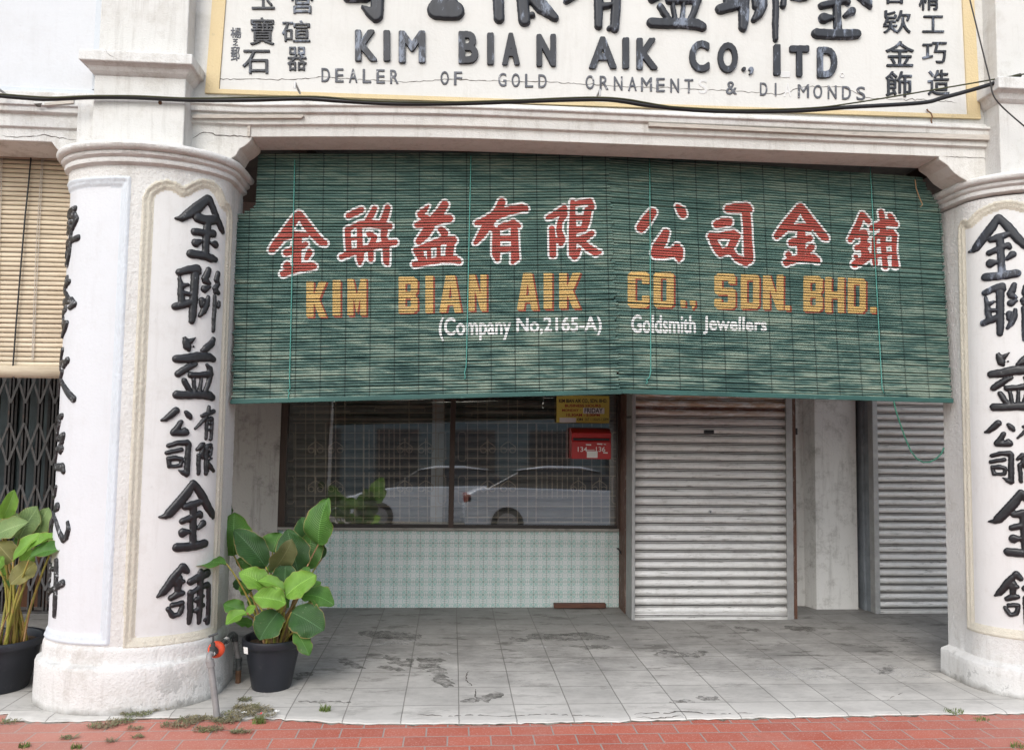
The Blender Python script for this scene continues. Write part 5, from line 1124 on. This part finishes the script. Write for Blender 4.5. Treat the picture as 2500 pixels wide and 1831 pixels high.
def pot(c, rim, base, h, parent):
    k = rim; pr_ = [(base*.98,0),(base,.004),(base*1.02,.012),(base*1.14,.09),(base*1.15,.094),(base*1.30,h*.62),(base*1.345,h*.78),(base*1.36,h*.80),(rim*.90,h-.052),(rim*.905,h-.046),(rim*.99,h-.042),(rim*1.0,h-.036),(rim,h-.010),(rim*.985,h-.002),(rim*.95,h),(rim*.90,h-.004),(rim*.87,h-.03),(rim*.85,h-.06)]
    MB().lathe(pr_, c, 48).build('pot', MAT['pot'], parent, smooth=True)
    so_ = []
    n = 26; vs = []; fs = []
    for i in range(9):
        for j in range(n):
            rr = rim*.868*i/8; q = 2*math.pi*j/n; vs.append((c[0]+rr*math.cos(q), c[1]+rr*math.sin(q), c[2]+h-.045+.008*rng.standard_normal()*(i < 8)))
    for i in range(8):
        for j in range(n): fs.append((i*n+j, i*n+(j+1) % n, (i+1)*n+(j+1) % n, (i+1)*n+j))
    MB().add(vs, fs).build('soil', MAT['soil'], parent, smooth='all')
kq = crop(440, 1180, 3.06)
pp = thing('potted_plant', (-.19, .33, 0), 'broad leaved green plant in a black pot beside the orange tap', 'potted plant', 'potted plants')
PC = (-.190, .345, 0.0); pot(PC, .176, .112, .292, pp)
a = at(*kq(492,1243), PC[1]-.155); MB().add([(a[0]-.014,a[1]-.006,a[2]+.020),(a[0]+.012,a[1]-.015,a[2]+.018),(a[0]+.014,a[1]-.013,a[2]-.020),(a[0]-.010,a[1]-.004,a[2]-.018)],[(0,1,2,3)]).build('sticker', MAT['sticker'], pp)
LV = [  # base px, tip px, width px, tone, depth of base, depth of tip, normal (x, y, z), fold, twist
 (1032,455,1096,112,205,'m',.50,.46,(-.25,-1,.1),.15,.2),(955,430,905,252,140,'d',.58,.56,(.2,-1,.2),.25,0),(940,640,985,345,165,'m',.55,.52,(.3,-1,.1),.2,.1),
 (400,537,402,214,218,'m',.48,.44,(.15,-1,.0),.12,.0),(360,245,356,148,70,'d',.60,.6,(.2,-1,.1),.1,0),(345,598,62,600,190,'m',.22,.16,(.0,-.55,.85),.12,-.3),
 (640,622,404,344,175,'d',.44,.38,(.5,-1,.15),.18,.3),(690,512,745,366,172,'m',.54,.54,(-.1,-1,.35),.1,0),(700,645,836,436,150,'o',.42,.30,(.3,-.8,-.5),.15,.5),
 (880,662,800,345,205,'d',.45,.42,(.2,-1,.05),.12,.2),(640,624,414,575,112,'m',.52,.5,(0,-.8,.7),.1,0),(785,812,788,590,165,'d',.38,.40,(.2,-1,.1),.2,.2),
 (690,810,448,655,165,'b',.30,.24,(.3,-.75,.8),.12,.2),(772,800,576,722,115,'b',.27,.25,(.1,-.5,.95),.3,.0),(785,842,1012,680,170,'b',.27,.28,(-.2,-.8,.7),.1,.1),
 (790,888,548,842,150,'b',.22,.16,(.0,-.7,.8),.25,.3),(905,832,1152,898,170,'m',.32,.30,(.1,-.75,.75),.1,.0),(832,960,1072,1098,215,'d',.24,.18,(.2,-.85,.6),.08,.1),
 (735,958,588,1168,205,'d',.22,.15,(-.1,-.9,.45),.10,-.1),(482,962,318,905,105,'m',.28,.24,(.1,-.8,.7),.1,0),(495,965,338,1050,105,'b',.22,.15,(-.1,-.7,.8),.15,.4),
 (540,1052,412,1030,70,'m',.28,.26,(0,-.8,.6),.1,0),(862,1098,966,1286,105,'m',.20,.17,(.4,-.9,.2),.1,.0),(512,822,458,738,84,'m',.36,.33,(0,-1,.3),.2,0),
 (985,790,1052,735,62,'m',.42,.42,(0,-.9,.4),.2,0),(450,790,422,708,64,'d',.46,.45,(0,-1,.2),.2,0),(650,705,568,655,75,'d',.42,.4,(0,-1,.4),.2,0),
 (1060,560,1010,380,90,'d',.62,.60,(-.2,-1,.1),.15,.1),(900,760,960,620,95,'m',.40,.42,(-.3,-1,.3),.2,.2),(640,900,600,820,80,'d',.40,.40,(.2,-1,.3),.2,0),(760,930,820,860,85,'m',.36,.36,(-.1,-1,.4),.2,0),(850,930,930,1000,80,'d',.36,.34,(0,-1,.3),.2,.2),(560,900,510,850,70,'m',.40,.38,(.1,-1,.3),.2,0),
 (498,972,562,915,56,'b',.25,.24,(0,-.8,.6),.2,0),(958,878,1034,942,66,'m',.27,.26,(.2,-.8,-.3),.2,0),(700,872,786,890,66,'b',.23,.2,(0,-.8,.5),.3,0),(700,660,668,600,70,'m',.45,.44,(0,-1,.4),.2,0)]
soil_z = .292-.045
for i, (bx, by, tx, ty, wd, tone, y0, y1, nr, fo, tw) in enumerate(LV):
    p0, p1 = at(*kq(bx, by), y0), at(*kq(tx, ty), y1); wm = wd/3.06/FPX*(y0-CAM[1])
    leaf(p0, p1, wm*1.14, nr, fold=fo, arch=.05+.07*rng.random(), twist=tw+.25*rng.standard_normal(), mat=tone, parent=pp, seed=i, curl=.04)
    if i in (4,25,26) or wd < 68: continue
    q = rng.random()*6.28; rr = .02+.055*rng.random(); s0 = (PC[0]+.02+rr*math.cos(q), PC[1]-.02+rr*math.sin(q)*.7, soil_z-.01)
    stem(s0, p0, .0088, .0040, pp, 'stem' if i % 4 else 'stem_brown', bend=.10, seed=i)
for i in range(9):
    q = rng.random()*6.28; rr = .06*rng.random(); s0 = (PC[0]+.03+rr*math.cos(q), PC[1]-.02+rr*math.sin(q), soil_z-.01)
    stem(s0, (s0[0]+.10*rng.standard_normal()*.6, s0[1]+.02*rng.standard_normal(), soil_z+.10+.13*rng.random()), .0125, .006, pp, 'stem' if i % 3 else 'stem_brown', seed=50+i)
k9 = crop(0, 1150, 2.9)
p2 = thing('potted_plant', (-1.74, .36, 0), 'pale leaved plant in a wide black pot at the left edge, by the folding gate', 'potted plant', 'potted plants')
PC2 = (-1.745, .37, 0.0); pot(PC2, .235, .155, .292, p2)
LV2 = [(20,335,104,138,92,'b',.34,.30,(.5,-1,0),.3,.3),(40,470,112,300,120,'p',.40,.38,(.2,-1,.2),.15,0),(135,480,268,250,150,'p',.46,.44,(.2,-1,.1),.12,.1),(255,490,336,258,118,'p',.48,.46,(.1,-1,.1),.15,0),
 (-60,470,186,360,135,'p',.34,.27,(-.3,-.8,.6),.12,.1),(92,640,-30,500,140,'y',.30,.26,(.3,-.8,.5),.1,.2),(92,628,305,440,132,'b',.25,.2,(-.3,-.7,.7),.12,.2),(410,470,182,560,100,'b',.16,.18,(.1,-.4,.9),.5,.4),
 (212,612,442,540,125,'m',.14,.08,(.1,-.6,.7),.35,-.3),(165,645,240,560,100,'b',.34,.34,(0,-1,.3),.1,0),(250,648,70,800,120,'y',.24,.18,(.2,-.8,.4),.2,-.4),(30,740,-30,600,90,'b',.28,.26,(0,-1,.3),.1,0),(-10,690,16,600,60,'b',.25,.25,(0,-1,.2),.2,0),
 (100,840,40,720,70,'m',.36,.35,(0,-1,.2),.2,0),(150,560,215,420,110,'m',.5,.5,(0,-1,.1),.2,0),(0,420,-60,250,110,'p',.4,.4,(0,-1,.1),.2,0)]
for i, (bx, by, tx, ty, wd, tone, y0, y1, nr, fo, tw) in enumerate(LV2):
    p0, p1 = at(*k9(bx, by), y0), at(*k9(tx, ty), y1); wm = wd/2.9/FPX*(y0-CAM[1])
    leaf(p0, p1, wm*1.1, nr, fold=fo, arch=.06, twist=tw, mat=tone, parent=p2, seed=70+i, curl=.05)
    q = rng.random()*6.28; rr = .10*rng.random(); s0 = (PC2[0]+.09+rr*math.cos(q), PC2[1]-.02+rr*math.sin(q)*.7, soil_z-.01)
    stem(s0, p0, .0095, .0045, p2, 'stem', bend=.08, seed=90+i)
for tx, ty in ((250,842),(105,940),(150,820),(60,1000)):
    p1 = at(*k9(tx, ty), .30); stem((p1[0]-.07, .34, soil_z-.01), p1, .007, .0025, p2, 'stem_brown', seed=tx)
# ------------------------------------------------------------------ standpipe with tap
tpz = thing('standpipe', (-.40, .0, 0), 'grey water standpipe with a black tap and round orange cover before the whole pillar', 'tap')
kt = crop(470, 1500, 5.9)
f0 = atz(*kt(365,1480), -.0); base = np.array([f0[0], f0[1], -.02])
def tp_(x, y, Y): return at(*kt(x, y), Y)
Yt = -.10
t1 = tp_(262,720,Yt-.01); el1 = tp_(240,640,Yt-.01); el2 = tp_(240,585,Yt); tapc = tp_(290,545,Yt+.03); oc = tp_(345,500,Yt+.09); pj = tp_(440,400,.22); pe = tp_(575,285,.42)
MB().tube([base, t1], .0165, 14).build('riser_pipe', MAT['pvc'], tpz, smooth=True)
MB().tube([t1+(base-t1)*.045, t1, el1*.8+t1*.2], .021, 14).build('collar', MAT['pvc'], tpz, smooth=True)
MB().tube([t1, el1, el2*.6+el1*.4+(0,0,.003), el2, tapc], .0155, 12).build('elbow', MAT['pvc'], tpz, smooth=True)
MB().tube([tapc+(el2-tapc)*.25, tapc+(el2-tapc)*.12], .0185, 12).build('thread_tape', MAT['white_tape'], tpz, smooth=True)
MB().tube([tapc, tapc+(oc-tapc)*.55], .022, 12).build('tap_body', MAT['pvc_dark'], tpz, smooth=True)
MB().tube([tapc+(0,0,.0), tapc+(0,0,.030), tapc+(0,0,.032), tapc+(0,0,.052), tapc+(0,0,.054), tapc+(0,0,.09)], [.019,.018,.013,.012,.006,.005], 10).build('spindle', MAT['pvc_dark'], tpz, smooth=True)
hh = tapc+(0,0,.092); MB().tube([hh+(-.022,-.01,-.006), hh+(.022,.01,.007)], .006, 8).build('tap_handle', MAT['pvc_dark'], tpz, smooth=True)
ax_ = Vector(pj-oc).normalized(); b = MB(); prof = [(.0,-.028),(.026,-.028),(.039,-.022),(.044,-.010),(.0445,.004),(.041,.016),(.030,.026),(.0,.028)]
xa_ = ax_.orthogonal().normalized(); ya_ = ax_.cross(xa_); vs = []; nn_ = 26
for r_, h_ in prof:
    for k in range(nn_): q = 2*math.pi*k/nn_; vs.append(Vector(oc)+ax_*h_+(xa_*math.cos(q)+ya_*math.sin(q))*max(r_, .0005))
b.add(vs, [(i*nn_+k, i*nn_+(k+1) % nn_, (i+1)*nn_+(k+1) % nn_, (i+1)*nn_+k) for i in range(len(prof)-1) for k in range(nn_)]).build('orange_cover', MAT['orange'], tpz, smooth='all')
MB().tube([oc, pj, pe], .0155, 12).build('cross_pipe', MAT['pvc_dark'], tpz, smooth=True)
for t in (.60, .955): c = oc+(pe-oc)*t; d_ = (pe-oc)/np.linalg.norm(pe-oc); MB().tube([c, c+d_*.005], .0175, 12).build('thread_tape', MAT['white_tape'], tpz, smooth=True)
MB().tube([oc+(pe-oc)*.6, oc+(pe-oc)*.68], .021, 12).build('collar', MAT['pvc_dark'], tpz, smooth=True)
g = atz(*kt(655,980), 0.0); pe2 = pe+np.array([.012,.012,-.012])
MB().tube([pe+(oc-pe)*.08, pe, pe2, pe2-(0,0,.03)], .0195, 12).build('elbow', MAT['pvc_dark'], tpz, smooth=True)
mid_ = np.array([g[0], g[1], .125]); MB().tube([pe2-(0,0,.02), mid_], .0155, 12).build('down_pipe', MAT['pvc'], tpz, smooth=True)
MB().tube([mid_+(0,0,.02), mid_, mid_-(0,0,.002), (g[0],g[1],.075)], [.020,.020,.0175,.0175], 12).build('collar', MAT['pvc_dark'], tpz, smooth=True)
MB().tube([(g[0],g[1],.08),(g[0],g[1],-.01)], .0165, 12).build('rusty_pipe', MAT['rusty'], tpz, smooth=True)
# ------------------------------------------------------------------ small things on the floor and wall
a, c = at(1220*K2, 1335*K2, 2.36), at(1334*K2, 1332*K2, 2.36)
tag(MB().box(a[0],2.335,.006,c[0],2.385,.045).build('timber_stick', MAT['stick'], bevel=.004), 'reddish brown timber stick lying at the foot of the tiled wall', 'stick')
kk = thing('door_hook', (2.35, 2.3, .5), 'thin black iron hook on the brown post beside the tiled wall', 'hook')
P = [at(*k8(x, y), 2.30) for x, y in ((2180,948),(2170,925),(2155,900),(2143,880),(2138,878),(2140,886))]; MB().tube(P, .006, 6).build('hook_bar', MAT['text_black'], kk)
P = [at(*k8(x, y), 2.30) for x, y in ((2150,905),(2165,895))]; MB().tube(P, .004, 5).build('hook_pin', MAT['text_black'], kk)
def blades(b, c, n, spread, h, lean=.6, wd=.0022):
    for _ in range(n):
        q = rng.random()*6.28; r = spread*math.sqrt(rng.random()); x, y = c[0]+r*math.cos(q), c[1]+r*math.sin(q)*.6; q2 = rng.random()*6.28; hh = h*(.45+.6*rng.random()); l = lean*hh*rng.random()
        dx, dy = math.cos(q2)*l, math.sin(q2)*l; s = np.array([math.cos(q2+1.57), math.sin(q2+1.57), 0])*wd
        p = np.array([x, y, c[2]]); m = p+np.array([dx*.35, dy*.35, hh*.6]); t = p+np.array([dx, dy, hh*.92])
        b.add([p-s, p+s, m+s*.8, m-s*.8, t], [(0,1,2,3),(3,2,4)])
    return b
GT = [(715,1572,70,.030,.055,'green grass tuft at the tile edge, right of the black pot'),(570,1595,60,.035,.05,'green grass tuft in the dry creeper near the grey standpipe'),(2190,1527,55,.05,.035,'grass tuft against the plinth of the cut off pillar'),(2100,1572,70,.06,.03,'low grass tuft on the tile edge at bottom right'),(2160,1588,40,.05,.02,'low grass tuft on the red bricks at bottom right'),(2245,1648,40,.04,.03,'grass tuft in the bottom right corner of the brick pavement'),(55,1648,40,.03,.03,'grass tuft in the brick joints at bottom left'),(170,1650,40,.03,.03,'grass tuft at the bottom edge of the brick pavement, left side'),(455,1612,40,.04,.018,'small grey green weed on the bricks under the standpipe')]
for x, y, n, sp, h, lab in GT:
    c = atz(x*K2, y*K2, -.015); tag(blades(MB(), (c[0], c[1], -.010), n, sp, h).build('grass_tuft', MAT['grass']), lab, 'grass tuft', 'grass tufts along the pavement')
k6 = crop(0, 1600, 2.82)
b = MB()
for x, y, n, sp in ((700,500,170,.055),(830,470,150,.05),(930,430,190,.06),(1010,400,160,.055),(1110,385,140,.045),(930,515,60,.03),(1230,490,240,.07),(1320,450,200,.06),(1430,520,180,.06),(1400,450,110,.05),(1560,460,260,.06),(1640,430,260,.07),(1700,380,220,.06),(1780,400,200,.06),(1650,540,120,.04),(1820,440,110,.05),(60,470,70,.04),(470,580,60,.03),(1680,330,90,.03),(950,575,40,.02),(770,600,40,.02)):
    c = atz(*k6(x, y), -.015)
    for _ in range(n):
        q = rng.random()*6.28; r = sp*math.sqrt(rng.random()); p = np.array([c[0]+r*1.3*math.cos(q), c[1]+r*.7*math.sin(q), -.009 if c[1] < -.15 else .001]); q2 = rng.random()*6.28; L = .012+.02*rng.random()
        d = np.array([math.cos(q2), math.sin(q2), .35*rng.random()])*L; s = np.array([-math.sin(q2), math.cos(q2), 0.2])*.0018; p[2] += .012*rng.random()
        b.add([p-s, p+s, p+d*.6+s+(0,0,.004), p+d*.6-s+(0,0,.004), p+d], [(0,1,2,3),(3,2,4)])
tag(b.build('creeping_weed', MAT['grass_dry']), 'dry greyish creeping weed spread over the edge of bricks and tiles', 'weed', kind='stuff')
for x, y, m, lab in ((1680,400,'white_flower','small white flower lying in the creeping weed'),(1790,408,'red_flower','small red flower lying in the creeping weed'),(1905,390,'white_flower','tiny white blossom on the weed right of the red flower')):
    c = atz(*k6(x, y), .01); b = MB()
    for k in range(5):
        q = k*1.256+rng.random(); L = .016; d = np.array([math.cos(q), math.sin(q), .5])*L; s = np.array([-math.sin(q), math.cos(q), 0])*.006; p = np.array([c[0], c[1], .012]); b.add([p, p+d*.6+s, p+d, p+d*.6-s], [(0,1,2,3)])
    tag(b.build('fallen_flower', MAT[m]), lab, 'flower')
# cracks and patches of the floor
flr = bpy.data.objects['floor']
c1f = crop(500, 1450, 2.2565); c2f = crop(1500, 1400, 2.2555)
def floor_crack(f, pts, wd, sd_):
    P = [np.array([*atz(*f(x, y), 0)[:2], .0]) for x, y in pts]; o = crack_on(P, parent=flr, wd=wd, nrm=(0,0,1), seed=sd_, out=.0016); return o
floor_crack(c1f, [(1452,425),(1438,455),(1445,480),(1470,502),(1495,525),(1490,560),(1492,600)], .007, 21)
floor_crack(c2f, [(110,775),(220,765),(300,770),(350,758),(480,768),(600,772),(700,766),(760,768)], .008, 22)
floor_crack(c2f, [(120,790),(240,795),(330,785),(380,790)], .009, 23)
def stain_mat(name, col, amt, rough):
    n = N(name); n.out(n.mix(n.grey(n.noise(40, 5), .35, .7), col, tuple(c_*1.5 for c_ in col)), rough, None, .4)
    n.b.inputs['Alpha'].default_value = 1.0; n.l.new(n.math('MULTIPLY', n.grey(n.noise(11, 10, .8), .40, .60), amt), n.b.inputs['Alpha']); return n.m
MAT['stain'] = stain_mat('dark_damp_stain', (.11,.104,.093), .7, .5); MAT['scuff'] = stain_mat('pale_cement_smear', (.48,.47,.45), .42, .8)
def stain(f, strokes, mat):
    S_ = [[(*atz(*f(x, y), 0)[:2], r*.95*abs(atz(*f(x+4, y), 0)[0]-atz(*f(x-4, y), 0)[0])/4) for x, y, r in q] for q in strokes]
    P = np.array([(x-r, y-r, x+r, y+r) for q in S_ for x, y, r in q]); lo, hi = P[:,:2].min(0)-.06, P[:,2:].max(0)+.06
    X, Y = np.meshgrid(np.arange(lo[0], hi[0], .008), np.arange(lo[1], hi[1], .008))
    D = sd_strokes(S_, X, Y) + .016*np.sin(X*61+2*np.sin(Y*37))*np.sin(Y*53+1.5*np.sin(X*29)) + .008*np.sin(X*143+Y*97)
    pts, fc = contour(X, Y, D); MB().add([(x, y, .0013) for x, y, d in pts], fc).build('stain', MAT[mat], flr)
for f, q in ((c1f, [[(1010,345,12),(1050,370,22),(1110,390,20),(1140,360,12)]]), (c1f, [[(1190,360,16),(1250,370,28),(1290,365,18)],[(1230,390,28),(1290,430,20),(1300,470,24),(1330,500,18)]]), (c1f, [[(980,400,14),(1040,410,16),(1090,420,10)]]), (c1f, [[(765,365,14),(830,395,18),(860,405,10)]]),
             (c1f, [[(1840,235,34),(1950,240,34),(2080,230,44),(2190,240,24)]]), (c1f, [[(2090,295,18),(2200,290,22)]]), (c1f, [[(1440,590,12),(1530,580,22),(1605,552,22)]]), (c1f, [[(1700,245,14),(1760,255,18)]]), (c1f, [[(900,215,30),(1000,225,40),(1120,235,40)]]), (c1f, [[(560,440,20),(520,460,16)]]), (c1f, [[(640,590,6),(780,596,7),(540,590,6)]]),
             (c2f, [[(260,430,18),(305,435,20)]]), (c2f, [[(380,440,16),(440,452,18),(492,430,12)]]), (c2f, [[(340,705,14),(400,700,16)]]), (c2f, [[(500,688,20),(545,690,18)]]), (c2f, [[(1462,548,14),(1490,535,16),(1532,512,8)]]), (c2f, [[(1000,300,30),(1060,305,26)]]), (c2f, [[(700,300,18),(770,310,16)]])): stain(f, q, 'stain')
for f, q in ((c1f, [[(900,280,12),(1000,270,22),(1100,265,20),(1165,258,12)]]), (c1f, [[(1770,285,14),(1850,290,18)]]), (c1f, [[(1270,325,14),(1330,330,16)]]), (c2f, [[(900,540,60),(1050,550,60)]]), (c2f, [[(1500,540,40),(1640,545,50)]])): stain(f, q, 'scuff')
floor_crack(c2f, [(1500,700),(1540,675),(1590,655)], .004, 24)
floor_crack(c1f, [(1170,665),(1350,672),(1480,665),(1640,675),(1880,660),(2050,668),(2200,672)], .006, 25)
# ------------------------------------------------------------------ parked cars across the road (they show in the window glass)
MAT['car_silver'] = simple('silver_car_paint', (.78,.80,.84), .2, .03, 3, bump=0)
MAT['car_white'] = simple('white_car_paint', (.88,.88,.88), .25, .03, 3, bump=0)
MAT['car_glass'] = simple('dark_car_glass', (.01,.012,.014), .06, .1, 3, bump=0)
MAT['tyre'] = simple('tyre_rubber', (.015,.015,.015), .8, .2, 10); MAT['rim'] = simple('alloy_rim', (.4,.4,.42), .35, .1, 5, metal=.8)
MAT['tail'] = simple('red_tail_lamp', (.35,.01,.01), .15, .1, 5); MAT['head'] = simple('clear_head_lamp', (.6,.6,.62), .1, .1, 5)
def car(x, y, s, label, paint_):      # s = +1: nose towards +X
    e = thing('parked_car', (x, y, -.155), label, 'car', 'cars parked across the road')
    prof = [(-2.2,.42),(-2.22,.62),(-2.15,.86),(-1.95,.98),(-1.45,1.02),(.95,.97),(1.75,.84),(2.12,.70),(2.22,.52),(2.20,.30),(1.9,.20),(-1.95,.20),(-2.18,.28)]
    def loft(pr_, yw, name, m, tuck=0):
        n = len(pr_); vs = []
        for yy, kx in ((-yw,.985),(-yw*.96,1.0),(yw*.96,1.0),(yw,.985)):
            for px, pz in pr_: vs.append((x+s*px*kx, y+yy-(math.copysign(tuck*(pz-.95)/.45, yy) if tuck else 0), -.155+pz))
        fs = [(r*n+i, r*n+(i+1) % n, (r+1)*n+(i+1) % n, (r+1)*n+i) for r in range(3) for i in range(n)] + [tuple(range(n))[::-1], tuple(3*n+i for i in range(n))]
        return MB().add(vs, fs).build(name, m, e, smooth=True, bevel=.03)
    loft(prof, .86, 'body', paint_)
    loft([(-1.75,.98),(-1.05,1.36),(-.5,1.43),(.15,1.42),(.55,1.33),(1.15,.95)], .80, 'window_band', MAT['car_glass'], .14)
    loft([(-1.15,1.365),(-.5,1.455),(.15,1.445),(.55,1.345),(.1,1.40),(-.6,1.40)], .70, 'roof', paint_)
    for px in (-1.35, 1.35):
        for yy in (-.80, .80):
            vs = []; R = .32
            w_ = MB().tube([(x+s*px, y+yy-.1, -.155+R), (x+s*px, y+yy+.1, -.155+R)], R, 24).build('wheel', MAT['tyre'], e, smooth=True)
            MB().tube([(x+s*px, y+yy+math.copysign(.101, yy), -.155+R), (x+s*px, y+yy+math.copysign(.108, yy), -.155+R)], R*.64, 20).build('rim', MAT['rim'], w_)
    for yy in (-.62, .62):
        MB().box(x+s*2.16-.05,y+yy-.2,-.155+.60,x+s*2.16+.05,y+yy+.2,-.155+.74).build('headlight', MAT['head'], e, bevel=.02)
        MB().box(x-s*2.13-.08,y+yy-.24,-.155+.72,x-s*2.13+.08,y+yy+.24,-.155+.88).build('tail_light', MAT['tail'], e, bevel=.02)
car(3.3, -7.4, 1, 'silver saloon car parked across the road, seen in the window glass', MAT['car_silver'])
car(.6, -9.6, -1, 'white saloon car parked behind the silver one, seen in the window glass', MAT['car_white'])
op = thing('opposite_house', (0, -19, 0), 'row house across the road with dark windows, only mirrored in the window', 'house')
MB().box(-16,-21,-.2,18,-18,3.4).build('wall_face', MAT['door_teal'], op)
for x in np.arange(-14, 17, 2.6): MB().box(x-.7,-17.995,.1,x+.7,-17.95,2.6).build('window', MAT['text_black'], op)
